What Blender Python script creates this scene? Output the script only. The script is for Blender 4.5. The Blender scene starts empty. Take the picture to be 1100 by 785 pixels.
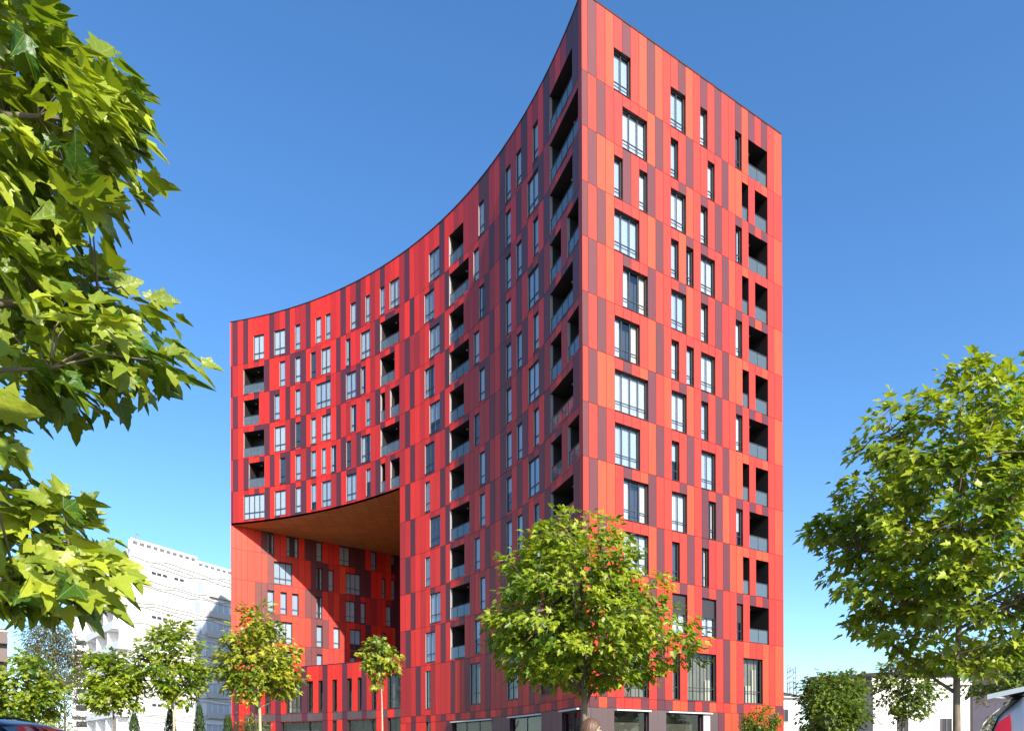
import bpy, bmesh, math, random
import numpy as np
from mathutils import Vector, Matrix

# ------------------------------------------------------------------ camera facts
F = 750.0            # focal length in photo pixels (photo 1100 x 785)
HY = 811.4           # horizon row
CAM_Z = 1.2
ROLL = 0.0035
SC = bpy.context.scene
COL = SC.collection

def at(px, py, Y):
    """a photo pixel at depth Y -> world point"""
    dx, dy = px - 550.0, py - HY
    x = dx - ROLL * dy
    y = dy + ROLL * dx
    return Vector((x / F * Y, Y, CAM_Z - y / F * Y))

# ------------------------------------------------------------------ materials
MATS = {}
def new_mat(name):
    m = bpy.data.materials.new(name); m.use_nodes = True
    MATS[name] = m
    return m, m.node_tree.nodes, m.node_tree.links, m.node_tree.nodes['Principled BSDF']

def pm(name, col, rough=0.6, spec=0.5, metal=0.0, var=0.0, scale=3.0, bump=0.0, coat=0.0, detail=4.0):
    m, N, L, b = new_mat(name)
    b.inputs['Base Color'].default_value = (*col, 1)
    b.inputs['Roughness'].default_value = rough
    b.inputs['Specular IOR Level'].default_value = spec
    b.inputs['Metallic'].default_value = metal
    b.inputs['Coat Weight'].default_value = coat
    if var or bump:
        tc = N.new('ShaderNodeTexCoord')
        nz = N.new('ShaderNodeTexNoise'); nz.inputs['Scale'].default_value = scale; nz.inputs['Detail'].default_value = detail
        L.new(tc.outputs['Object'], nz.inputs['Vector'])
        if var:
            mx = N.new('ShaderNodeMix'); mx.data_type = 'RGBA'
            mx.inputs[6].default_value = (*[c * (1 - var) for c in col], 1)
            mx.inputs[7].default_value = (*[min(1, c * (1 + var)) for c in col], 1)
            L.new(nz.outputs['Fac'], mx.inputs[0]); L.new(mx.outputs[2], b.inputs['Base Color'])
        if bump:
            bp = N.new('ShaderNodeBump'); bp.inputs['Strength'].default_value = bump
            L.new(nz.outputs['Fac'], bp.inputs['Height']); L.new(bp.outputs['Normal'], b.inputs['Normal'])
    return m

def panel_mat(name, col, rough=0.5, spec=0.5):
    # lacquered metal cladding, each sheet a hair different and faintly wavy
    m, N, L, b = new_mat(name)
    geo = N.new('ShaderNodeNewGeometry')
    mr = N.new('ShaderNodeMapRange'); mr.inputs['To Min'].default_value = 0.86; mr.inputs['To Max'].default_value = 1.12
    L.new(geo.outputs['Random Per Island'], mr.inputs['Value'])
    tc = N.new('ShaderNodeTexCoord')
    nz = N.new('ShaderNodeTexNoise'); nz.inputs['Scale'].default_value = 0.9; nz.inputs['Detail'].default_value = 5
    L.new(tc.outputs['Object'], nz.inputs['Vector'])
    m2 = N.new('ShaderNodeMapRange'); m2.inputs['To Min'].default_value = 0.9; m2.inputs['To Max'].default_value = 1.08
    L.new(nz.outputs['Fac'], m2.inputs['Value'])
    mu = N.new('ShaderNodeMath'); mu.operation = 'MULTIPLY'
    mp = N.new('ShaderNodeMapping'); mp.inputs['Scale'].default_value = (5, 5, .22); L.new(tc.outputs['Object'], mp.inputs[0])
    ns = N.new('ShaderNodeTexNoise'); ns.inputs['Scale'].default_value = 1.0; ns.inputs['Detail'].default_value = 3; L.new(mp.outputs[0], ns.inputs[0])
    m3 = N.new('ShaderNodeMapRange'); m3.inputs['From Min'].default_value = .3; m3.inputs['From Max'].default_value = .7; m3.inputs['To Min'].default_value = .88; m3.inputs['To Max'].default_value = 1.06
    L.new(ns.outputs['Fac'], m3.inputs['Value'])
    mv = N.new('ShaderNodeMath'); mv.operation = 'MULTIPLY'; L.new(m2.outputs['Result'], mv.inputs[0]); L.new(m3.outputs['Result'], mv.inputs[1])
    L.new(mr.outputs['Result'], mu.inputs[0]); L.new(mv.outputs[0], mu.inputs[1])
    rg = N.new('ShaderNodeMapRange'); rg.inputs['To Min'].default_value = rough + .08; rg.inputs['To Max'].default_value = rough - .06
    L.new(ns.outputs['Fac'], rg.inputs['Value'])
    vm = N.new('ShaderNodeVectorMath'); vm.operation = 'SCALE'
    vm.inputs[0].default_value = col
    L.new(mu.outputs[0], vm.inputs['Scale'])
    L.new(vm.outputs[0], b.inputs['Base Color'])
    L.new(rg.outputs[0], b.inputs['Roughness'])
    b.inputs['Specular IOR Level'].default_value = spec; b.inputs['IOR'].default_value = 1.95; b.inputs['Specular Tint'].default_value = (1, .50, .36, 1)
    bp = N.new('ShaderNodeBump'); bp.inputs['Strength'].default_value = 0.03; bp.inputs['Distance'].default_value = 0.3
    L.new(nz.outputs['Fac'], bp.inputs['Height']); L.new(bp.outputs['Normal'], b.inputs['Normal'])
    return m

def glass_mat(name, tint=(0.87, 0.93, 0.97), refl=0.12):
    m, N, L, b = new_mat(name)
    N.remove(b)
    out = [n for n in N if n.type == 'OUTPUT_MATERIAL'][0]
    tr = N.new('ShaderNodeBsdfTransparent'); tr.inputs[0].default_value = (*tint, 1)
    gl = N.new('ShaderNodeBsdfGlossy'); gl.inputs['Roughness'].default_value = 0.02
    gl.inputs['Color'].default_value = (0.95, 0.97, 1, 1)
    ge = N.new('ShaderNodeNewGeometry'); dt = N.new('ShaderNodeVectorMath'); dt.operation = 'DOT_PRODUCT'
    L.new(ge.outputs['Normal'], dt.inputs[0]); L.new(ge.outputs['Incoming'], dt.inputs[1])
    ab = N.new('ShaderNodeMath'); ab.operation = 'ABSOLUTE'; L.new(dt.outputs['Value'], ab.inputs[0])
    om = N.new('ShaderNodeMath'); om.operation = 'SUBTRACT'; om.inputs[0].default_value = 1; L.new(ab.outputs[0], om.inputs[1])
    pw = N.new('ShaderNodeMath'); pw.operation = 'POWER'; pw.inputs[1].default_value = 5; L.new(om.outputs[0], pw.inputs[0])
    lw = N.new('ShaderNodeMath'); lw.operation = 'MULTIPLY_ADD'; lw.inputs[1].default_value = .9; lw.inputs[2].default_value = .06; L.new(pw.outputs[0], lw.inputs[0])
    ad = N.new('ShaderNodeMath'); ad.operation = 'ADD'; ad.use_clamp = True; ad.inputs[1].default_value = refl
    tcn = N.new('ShaderNodeTexCoord'); nz = N.new('ShaderNodeTexNoise'); nz.inputs['Scale'].default_value = 0.7
    L.new(tcn.outputs['Object'], nz.inputs['Vector'])
    bp = N.new('ShaderNodeBump'); bp.inputs['Strength'].default_value = 0.04; bp.inputs['Distance'].default_value = 0.2
    L.new(nz.outputs['Fac'], bp.inputs['Height']); L.new(bp.outputs['Normal'], gl.inputs['Normal'])
    mx = N.new('ShaderNodeMixShader')
    L.new(lw.outputs[0], ad.inputs[0]); L.new(ad.outputs[0], mx.inputs[0])
    L.new(tr.outputs[0], mx.inputs[1]); L.new(gl.outputs[0], mx.inputs[2]); L.new(mx.outputs[0], out.inputs[0])
    return m

def leaf_mat(name, dark, light, trans, tw=0.35, veins=False):
    m, N, L, b = new_mat(name)
    out = [n for n in N if n.type == 'OUTPUT_MATERIAL'][0]
    at_ = N.new('ShaderNodeAttribute'); at_.attribute_name = 'tint'
    mx = N.new('ShaderNodeMix'); mx.data_type = 'RGBA'
    mx.inputs[6].default_value = (*dark, 1); mx.inputs[7].default_value = (*light, 1)
    sp = N.new('ShaderNodeSeparateColor'); L.new(at_.outputs['Color'], sp.inputs[0]); T_ = sp.outputs[0]
    L.new(T_, mx.inputs[0])
    L.new(mx.outputs[2], b.inputs['Base Color'])
    if veins:
        def M(op, a, c=None, d=None):
            q = N.new('ShaderNodeMath'); q.operation = op
            for i_, v_ in enumerate((a, c, d)):
                if v_ is None: continue
                if isinstance(v_, (int, float)): q.inputs[i_].default_value = v_
                else: L.new(v_, q.inputs[i_])
            return q.outputs[0]
        ax = M('ABSOLUTE', M('SUBTRACT', sp.outputs[1], .5)); ay = M('ADD', sp.outputs[2], .02)
        an = M('ARCTAN2', ax, ay)
        rr_ = M('SQRT', M('ADD', M('MULTIPLY', ax, ax), M('MULTIPLY', ay, ay)))
        dist = M('MINIMUM', M('MINIMUM', an, M('ABSOLUTE', M('SUBTRACT', an, .80))), M('ABSOLUTE', M('SUBTRACT', an, 1.48)))
        wd_ = M('MULTIPLY', dist, rr_)
        side = M('PINGPONG', M('ADD', M('MULTIPLY', ay, 1.0), M('MULTIPLY', ax, -.8)), .055)
        v1 = M('LESS_THAN', wd_, .012); v2 = M('MULTIPLY', M('LESS_THAN', side, .006), .45)
        vf = M('MULTIPLY', M('MAXIMUM', v1, v2), .55)
        m5 = N.new('ShaderNodeMix'); m5.data_type = 'RGBA'; m5.inputs[7].default_value = (.30, .33, .08, 1)
        L.new(vf, m5.inputs[0]); L.new(mx.outputs[2], m5.inputs[6]); L.new(m5.outputs[2], b.inputs['Base Color'])
        tc = N.new('ShaderNodeTexCoord'); nz = N.new('ShaderNodeTexNoise'); nz.inputs['Scale'].default_value = 22; L.new(tc.outputs['Object'], nz.inputs[0])
        bp = N.new('ShaderNodeBump'); bp.inputs['Strength'].default_value = .5; bp.inputs['Distance'].default_value = .02
        L.new(nz.outputs[0], bp.inputs['Height']); L.new(bp.outputs[0], b.inputs['Normal'])
    b.inputs['Roughness'].default_value = 0.42; b.inputs['Specular IOR Level'].default_value = 0.45
    tr = N.new('ShaderNodeBsdfTranslucent')
    m3 = N.new('ShaderNodeMix'); m3.data_type = 'RGBA'; m3.blend_type = 'MIX'
    m3.inputs[6].default_value = (trans[0] * .6, trans[1] * .75, trans[2] * .8, 1); m3.inputs[7].default_value = (*trans, 1)
    L.new(T_, m3.inputs[0]); L.new(m3.outputs[2], tr.inputs[0])
    ms = N.new('ShaderNodeMixShader'); ms.inputs[0].default_value = tw
    L.new(b.outputs[0], ms.inputs[1]); L.new(tr.outputs[0], ms.inputs[2]); L.new(ms.outputs[0], out.inputs[0])
    return m

RED = [panel_mat('panel_bright_red', (0.66, 0.018, 0.010)),
       panel_mat('panel_red', (0.50, 0.013, 0.012)),
       panel_mat('panel_crimson', (0.33, 0.010, 0.014)),
       panel_mat('panel_orange_red', (0.66, 0.046, 0.014)),
       panel_mat('panel_aubergine', (0.065, 0.012, 0.028)),
       panel_mat('panel_graphite', (0.065, 0.06, 0.065))]
M_BACK = pm('dark_backing', (0.02, 0.012, 0.012), 0.9)
M_REV_D = pm('reveal_shaded', (0.045, 0.012, 0.012), 0.6)  # reveal copy with the shade put into its colour
M_REV_L = pm('reveal_sunlit', (0.30, 0.28, 0.27), 0.5)  # the same reveals where the sun hits, light put into the colour
M_FRAME = pm('window_frame_dark', (0.035, 0.035, 0.04), 0.45)
M_CUR = [pm('curtain_white', (0.45, 0.47, 0.49), 0.9, var=0.1, scale=8),
         pm('blind_pale', (0.34, 0.39, 0.45), 0.8, var=0.08, scale=6),
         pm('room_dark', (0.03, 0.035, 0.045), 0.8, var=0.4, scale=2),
         pm('curtain_beige', (0.55, 0.47, 0.36), 0.9, var=0.15, scale=7),
         pm('shutter_dark', (0.02, 0.02, 0.025), 0.6)]
M_GLASS = glass_mat('window_glass', refl=0.05)
M_SHOP = glass_mat('shop_glass', (0.75, 0.8, 0.78), refl=0.0)
M_RAILG = glass_mat('railing_glass', (0.62, 0.74, 0.80), refl=0.06)
def frost(m, col, f):
    N, L = m.node_tree.nodes, m.node_tree.links
    out = [n for n in N if n.type == 'OUTPUT_MATERIAL'][0]; src = out.inputs[0].links[0].from_socket
    d = N.new('ShaderNodeBsdfDiffuse'); d.inputs[0].default_value = (*col, 1); mx = N.new('ShaderNodeMixShader'); mx.inputs[0].default_value = f
    L.new(src, mx.inputs[1]); L.new(d.outputs[0], mx.inputs[2]); L.new(mx.outputs[0], out.inputs[0])
frost(M_RAILG, (.36, .46, .50), .18)
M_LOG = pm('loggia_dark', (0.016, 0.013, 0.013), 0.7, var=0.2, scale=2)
M_LOGW = pm('loggia_side_grey', (0.30, 0.29, 0.28), 0.7)
M_SOFFIT = pm('soffit_bronze', (0.50, 0.235, 0.05), 0.5, spec=0.5, var=0.12, scale=1.2)
M_ROOF = pm('roof_membrane', (0.12, 0.12, 0.12), 0.9, var=0.2)
M_COPE = pm('coping_dark', (0.03, 0.01, 0.015), 0.5)
M_CONC = pm('pale_canopy', (0.6, 0.57, 0.52), 0.7, var=0.1)
M_SHOPD = pm('shop_inside', (0.07, 0.06, 0.045), 0.9, var=0.7, scale=1.5)
M_TALL = pm('tree_reflection_taupe', (0.20, 0.17, 0.13), 0.9, var=0.45, scale=1.3)  # brown blotches painted as trees reflected in the tall panes
M_BAY = pm('bay_glass_pale', (.45, .49, .54), .3, var=.25, scale=1)
M_WHITE = pm('white_render', (0.80, 0.79, 0.77), 0.8, var=0.04, scale=0.6, bump=0.05)
M_WHITE2 = pm('cream_render', (0.76, 0.73, 0.66), 0.85, var=0.06, scale=0.5)
M_WIRE = pm('thin_grey_louvre', (0.52, 0.49, 0.45), 0.7)
M_STONE = pm('balcony_stone', (0.55, 0.52, 0.48), 0.8, var=0.1)
M_TILE = pm('dark_roof_tiles', (0.075, 0.055, 0.05), 0.85, var=0.35, scale=3)
M_BROWN = pm('brown_render', (0.16, 0.12, 0.105), 0.85, var=0.15, scale=0.6)
M_GREY = pm('grey_steel', (0.3, 0.3, 0.3), 0.5, metal=0.6)
M_BARK = pm('plane_bark', (0.16, 0.125, 0.085), 0.9, var=0.55, scale=7, bump=0.5)
M_BARK_P = pm('pale_bark', (0.40, 0.32, 0.21), 0.9, var=0.35, scale=9, bump=0.4)
M_LEAF = leaf_mat('plane_leaf', (0.035, 0.10, 0.008), (0.37, 0.42, 0.03), (0.48, 0.56, 0.015), .38)
M_LEAF_H = leaf_mat('near_plane_leaf', (0.035, 0.10, 0.008), (0.37, 0.42, 0.03), (0.46, 0.54, 0.015), .32, veins=True)
M_LEAF_Y = leaf_mat('young_leaf', (0.06, 0.13, 0.010), (0.42, 0.42, 0.03), (0.42, 0.42, 0.03), .33)
M_LEAF_D = leaf_mat('dense_leaf', (0.03, 0.075, 0.008), (0.19, 0.25, 0.02), (0.24, 0.32, 0.02), .4)
M_LEAF_O = leaf_mat('olive_leaf', (0.05, 0.06, 0.015), (0.15, 0.14, 0.045), (0.2, 0.2, 0.06))
M_CYP = leaf_mat('cypress_leaf', (0.02, 0.04, 0.012), (0.05, 0.09, 0.02), (0.06, 0.1, 0.02), 0.15)

# ------------------------------------------------------------------ mesh builder
class MB:
    def __init__(s): s.v = []; s.f = []; s.m = []; s.mats = []; s.sm = []
    def mi(s, mat):
        if mat not in s.mats: s.mats.append(mat)
        return s.mats.index(mat)
    def face(s, pts, mat, smooth=False):
        i = len(s.v); s.v += [tuple(p) for p in pts]
        s.f.append(tuple(range(i, i + len(pts)))); s.m.append(s.mi(mat)); s.sm.append(smooth)
    def mesh(s, verts, faces, mat, smooth=False):
        i = len(s.v); s.v += [tuple(p) for p in verts]
        k = s.mi(mat)
        for f in faces: s.f.append(tuple(i + a for a in f)); s.m.append(k); s.sm.append(smooth)
    def obox(s, o, ax, ay, az, mat):
        """box from corner o along three edge vectors"""
        o, ax, ay, az = Vector(o), Vector(ax), Vector(ay), Vector(az)
        p = [o, o + ax, o + ax + ay, o + ay, o + az, o + ax + az, o + ax + ay + az, o + ay + az]
        fs = [(3, 2, 1, 0), (4, 5, 6, 7), (0, 1, 5, 4), (1, 2, 6, 5), (2, 3, 7, 6), (3, 0, 4, 7)]
        if ax.cross(ay).dot(az) < 0: fs = [f[::-1] for f in fs]
        s.mesh(p, fs, mat)
    def box(s, c, size, mat):
        c = Vector(c); h = Vector(size) * .5
        s.obox(c - h, (size[0], 0, 0), (0, size[1], 0), (0, 0, size[2]), mat)
    def tube(s, pts, radii, mat, n=6, cap=True, smooth=True):
        pts = [Vector(p) for p in pts]; rings = []
        up = Vector((0.31, 0.17, 0.93))
        for i, p in enumerate(pts):
            d = (pts[min(i + 1, len(pts) - 1)] - pts[max(i - 1, 0)])
            d = d.normalized() if d.length > 1e-9 else Vector((0, 0, 1))
            a = d.cross(up)
            if a.length < 0.05: a = d.cross(Vector((1, 0, 0)))
            a.normalize(); b = d.cross(a)
            r = radii[i] if hasattr(radii, '__len__') else radii
            rings.append([p + a * (r * math.cos(2 * math.pi * k / n)) + b * (r * math.sin(2 * math.pi * k / n)) for k in range(n)])
        vs = [q for r in rings for q in r]; fs = []
        for i in range(len(pts) - 1):
            for k in range(n):
                fs.append((i * n + k, i * n + (k + 1) % n, (i + 1) * n + (k + 1) % n, (i + 1) * n + k))
        if cap:
            fs.append(tuple(range(n - 1, -1, -1))); fs.append(tuple((len(pts) - 1) * n + k for k in range(n)))
        s.mesh(vs, fs, mat, smooth)
    def lathe(s, prof, mat, c=(0, 0, 0), axis='z', n=20, smooth=True):
        vs = []; fs = []
        for r, h in prof:
            for k in range(n):
                a = 2 * math.pi * k / n
                x, y = r * math.cos(a), r * math.sin(a)
                vs.append((c[0] + x, c[1] + y, c[2] + h) if axis == 'z' else (c[0] + x, c[1] + h, c[2] + y))
        for i in range(len(prof) - 1):
            for k in range(n):
                fs.append((i * n + k, i * n + (k + 1) % n, (i + 1) * n + (k + 1) % n, (i + 1) * n + k))
        s.mesh(vs, fs, mat, smooth)
    def build(s, name, parent=None, origin=None):
        """vertices are world coordinates; the object's origin goes to `origin` (default: base centre)"""
        V = np.array(s.v, dtype=float)
        if origin is None:
            origin = ((V[:, 0].min() + V[:, 0].max()) / 2, (V[:, 1].min() + V[:, 1].max()) / 2, V[:, 2].min())
        o3 = np.array(origin, dtype=float)
        me = bpy.data.meshes.new(name)
        me.from_pydata((V - o3).tolist(), [], s.f)
        for m in s.mats: me.materials.append(m)
        me.polygons.foreach_set('material_index', s.m)
        me.polygons.foreach_set('use_smooth', s.sm)
        me.update()
        return link(name, me, parent, Vector(origin))

def wloc(o):
    p = Vector(o.location)
    while o.parent: o = o.parent; p += Vector(o.location)
    return p
def link(name, data, parent, origin):
    o = bpy.data.objects.new(name, data); COL.objects.link(o)
    o.location = Vector(origin)
    if parent:
        o.parent = parent; o.location = Vector(origin) - wloc(parent)
    return o
def tag(o, label=None, cat=None, group=None, kind=None):
    if label: o['label'] = label
    if cat: o['category'] = cat
    if group: o['group'] = group
    if kind: o['kind'] = kind
    return o
def empty(name, loc, label, cat, group=None):
    o = bpy.data.objects.new(name, None); COL.objects.link(o); o.location = Vector(loc)
    o.empty_display_size = 0.3
    return tag(o, label, cat, group)

# ================================================================== THE RED BUILDING
rnd = random.Random(7)
CX, CY, CR = -39.4264, 27.9848, 45.6416
AC, AA = math.radians(16.7966), math.radians(76.8625)
LLEN = CR * (AA - AC)
def left_path(s):
    a = AA - s / CR
    return Vector((CX + CR * math.cos(a), CY + CR * math.sin(a), 0))
PA, PC = left_path(0), left_path(LLEN)
PR = Vector((19.729, 50.738, 0))
RD = (PR - PC).normalized(); RLEN = (PR - PC).length
def right_path(s): return PC + RD * s
BD = Vector((0.81088, 0.58522, 0)).normalized()
def back_path(s): return PA + BD * s
Z = lambda zr: zr + CAM_Z
H_TOP = Z(45.0)
JZ = [45.0, 40.46, 37.2, 33.95, 30.7, 27.45, 24.2, 20.94, 17.69, 14.43, 11.18, 7.87, 3.53, 2.88]
BASE = Vector((0, 58, 0))
BLD = empty('apartment_building', BASE, 'tall red panelled apartment tower with a concave front and a big square void', 'building')
UP = Vector((0, 0, 1))
windows = []      # (area, mb_frame, mb_pane, loc) sorted later
COLL = []

def frame_at(path, s0, s1, flip):
    p0, p1 = path(s0), path(s1)
    t = (p1 - p0).normalized()
    n = Vector((t.y, -t.x, 0))          # to the right of travel = outward (towards the camera side)
    if flip: n = -n
    return p0, p1, t, n

def window_unit(p0, p1, n, za, zb, nmod, rev, kind, fixedcur=None, depth=0.24, transom=0.27):
    """returns (mb of frame+reveal+blind, mb of pane)"""
    t = (p1 - p0).normalized(); w = (p1 - p0).length; h = zb - za
    fb, gp = MB(), MB()
    P = lambda a, d, z: p0 + t * a + n * (-d) + UP * z
    # reveals
    e = 0.004
    fb.face([P(0, e, za), P(0, e, zb), P(0, depth, zb), P(0, depth, za)], rev)
    fb.face([P(w, e, za), P(w, depth, za), P(w, depth, zb), P(w, e, zb)], rev)
    fb.face([P(0, e, zb), P(w, e, zb), P(w, depth, zb), P(0, depth, zb)], M_REV_D)
    fb.obox(P(0.0, -0.03, za), t * w, n * -(depth + 0.03), UP * 0.03, M_FRAME if kind != 'shop' else M_CONC)
    fw = 0.055
    def bar(a0, a1, z0, z1, d0=depth - 0.06, d1=depth):
        fb.obox(P(a0, d0, z0), t * (a1 - a0), n * -(d1 - d0), UP * (z1 - z0), M_FRAME)
    z0 = za + 0.032
    bar(0, fw, z0, zb); bar(w - fw, w, z0, zb); bar(fw, w - fw, zb - fw, zb); bar(fw, w - fw, z0, z0 + fw)
    zt = za + h * transom
    if transom: bar(fw, w - fw, zt, zt + 0.05, depth - 0.055, depth - 0.003)
    for k in range(1, nmod):
        a = w * k / nmod
        bar(a - fw * .55, a + fw * .55, z0 + fw, zb - fw, depth - 0.058, depth - 0.006)
    # glass
    g = depth - 0.02
    gp.face([P(fw, g, z0 + fw), P(w - fw, g, z0 + fw), P(w - fw, g, zb - fw), P(fw, g, zb - fw)], M_SHOP if kind in ('shop', 'tall') else M_GLASS)
    # what is behind the glass
    d = depth + (0.04 if depth < .2 else .10)
    def back(a0, a1, z0, z1, mat, dd=d): fb.face([P(a0, dd, z0), P(a1, dd, z0), P(a1, dd, z1), P(a0, dd, z1)], mat)
    if kind == 'shop':
        back(0, w, za, zb, M_SHOPD, depth + 0.7)
    elif kind == 'tall':
        back(0, w, za, zb, M_TALL, depth + 0.3)  # backing colour imitates the reflection of trees
        for k in range(nmod):
            if rnd.random() < .35:
                a = w * k / nmod; back(a + .05, a + w / nmod * rnd.uniform(.4, .9), za, za + h * rnd.uniform(.4, .9), M_CUR[3], depth + 0.2)
    else:
        r = rnd.random() if fixedcur is None else fixedcur
        if r < .42: back(0, w, za, zb, M_CUR[0])
        elif r < .70: back(0, w, za, zb, M_CUR[1])
        elif r < .86:
            back(0, w, za, zb, M_CUR[2], d + .25)
            back(0, w * .3, za, zb, M_CUR[0]); back(w * .78, w, za, zb, M_CUR[3 if rnd.random() < .5 else 0])
        elif r < .94:
            back(0, w, za, zb, M_CUR[2], d + .25); back(0, w, za + h * rnd.uniform(.3, .6), zb, M_CUR[1])
        else: back(0, w, za, zb, M_CUR[2])
    if kind == 'shutter':
        fb.obox(P(fw, depth - .07, za + h * .5), t * (w - 2 * fw), n * -.02, UP * (h * .5 - fw), M_CUR[4])
    return fb, gp

def balcony_unit(p0, p1, n, za, zb, rev):
    t = (p1 - p0).normalized(); w = (p1 - p0).length
    D = 1.7
    b, r = MB(), MB()
    P = lambda a, d, z: p0 + t * a + n * (-d) + UP * z
    e = .004
    J = .2
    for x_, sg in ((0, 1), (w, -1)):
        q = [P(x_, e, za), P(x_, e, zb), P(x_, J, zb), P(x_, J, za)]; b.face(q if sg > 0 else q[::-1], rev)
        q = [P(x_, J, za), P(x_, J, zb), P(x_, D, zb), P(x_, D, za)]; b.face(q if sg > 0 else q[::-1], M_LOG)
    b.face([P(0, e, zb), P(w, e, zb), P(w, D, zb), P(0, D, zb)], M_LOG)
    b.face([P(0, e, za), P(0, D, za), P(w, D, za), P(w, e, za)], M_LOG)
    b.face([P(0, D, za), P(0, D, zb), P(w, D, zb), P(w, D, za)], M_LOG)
    # sliding door in the back wall
    dw = w * .62; a0 = w * rnd.choice((.08, .3)); zt = zb - .25
    for q0, q1, y0, y1 in ((a0, a0 + .06, za, zt), (a0 + dw - .06, a0 + dw, za, zt), (a0 + dw / 2 - .03, a0 + dw / 2 + .03, za, zt), (a0 + .06, a0 + dw - .06, zt - .06, zt)):
        b.obox(P(q0, D - .06, y0), t * (q1 - q0), n * -.058, UP * (y1 - y0), M_FRAME)
    b.face([P(a0 + .06, D - .02, za), P(a0 + dw - .06, D - .02, za), P(a0 + dw - .06, D - .02, zt - .06), P(a0 + .06, D - .02, zt - .06)], M_CUR[2])
    # balcony things: ceiling lamp
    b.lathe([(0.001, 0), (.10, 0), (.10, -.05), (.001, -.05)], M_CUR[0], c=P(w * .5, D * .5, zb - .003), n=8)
    # railing: glass sheet, posts and top rail
    rh = .95
    r.face([P(.03, .1, za + .05), P(w - .03, .1, za + .05), P(w - .03, .1, za + rh), P(.03, .1, za + rh)], M_RAILG)
    r.obox(P(.01, .07, za + rh), t * (w - .02), n * -.05, UP * .04, M_FRAME)
    r.obox(P(.01, .07, za + .01), t * (w - .02), n * -.05, UP * .04, M_FRAME)
    k = max(1, round(w / .9))
    for i in range(k + 1):
        a = .02 + (w - .06) * i / k
        r.obox(P(a, .08, za + .05), t * .025, n * -.03, UP * (rh - .05), M_FRAME)
    return b, r

def facade(name, path, bounds, rows, openings, darks, tone, rev, skip=None, flip=False, dark_head=0.5, gap=0.014):
    """panelled wall: rows = list of (z_bottom, z_top); openings[row] = list of (i0, i1, za, zb, kind)"""
    mb = MB()
    fr = [frame_at(path, bounds[i], bounds[i + 1], flip) for i in range(len(bounds) - 1)]
    for r, (z0, z1) in enumerate(rows):
        ops = openings.get(r, [])
        for i in range(len(bounds) - 1):
            if skip and skip(r, i): continue
            p0, p1, t, n = fr[i]
            iv = [(z0, z1)]; has = False
            for (i0, i1, za, zb, kind) in ops:
                if i0 <= i < i1:
                    has = True; nx = []
                    for (a, b) in iv:
                        if za > a: nx.append((a, min(b, za)))
                        if zb < b: nx.append((max(a, zb), b))
                    iv = [q for q in nx if q[1] - q[0] > 0.02]
            w = (p1 - p0).length
            for (a, b) in iv:
                k = tone(r, i, has)
                mat = RED[k]
                P = lambda u, d, z: p0 + t * u - n * d + UP * z
                g = gap
                fr4 = [P(g, 0, a + g), P(w - g, 0, a + g), P(w - g, 0, b - g), P(g, 0, b - g)]
                bk4 = [P(g, .035, a + g), P(w - g, .035, a + g), P(w - g, .035, b - g), P(g, .035, b - g)]
                if flip: idx = [(3, 2, 1, 0)] + [((j + 1) % 4, j, 4 + j, 4 + (j + 1) % 4) for j in range(4)]
                else: idx = [(0, 1, 2, 3)] + [(j, 4 + j, 4 + (j + 1) % 4, (j + 1) % 4) for j in range(4)]
                mb.mesh(fr4 + bk4, idx, mat)
                q = [P(0, .035, a), P(w, .035, a), P(w, .035, b), P(0, .035, b)]
                mb.face(q[::-1] if flip else q, M_BACK)
        for (i0, i1, za, zb, kind) in ops:
            q0, q1 = fr[i0][0], fr[i1 - 1][1]
            n = frame_at(lambda s: q0 if s == 0 else q1, 0, 1, flip)[3]
            c = (q0 + q1) / 2; dist = c.length
            area = (q1 - q0).length * (zb - za) * abs(n.dot(c.normalized())) / dist ** 2
            if kind == 'L':
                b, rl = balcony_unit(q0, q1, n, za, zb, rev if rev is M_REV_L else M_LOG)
                ob = b.build('balcony', BLD); rl.build('railing', ob)
            else:
                a, g = window_unit(q0, q1, n, za, zb, max(1, min(4, i1 - i0)), rev, kind, depth=.13 if rev is M_REV_L else .24)
                COLL.append((area, a, g, kind))
    return mb

def rows_of(js): return [(Z(js[i + 1]), Z(js[i])) for i in range(len(js) - 1)]
def snap(bounds, s): return min(range(len(bounds)), key=lambda i: abs(bounds[i] - s))

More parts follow.
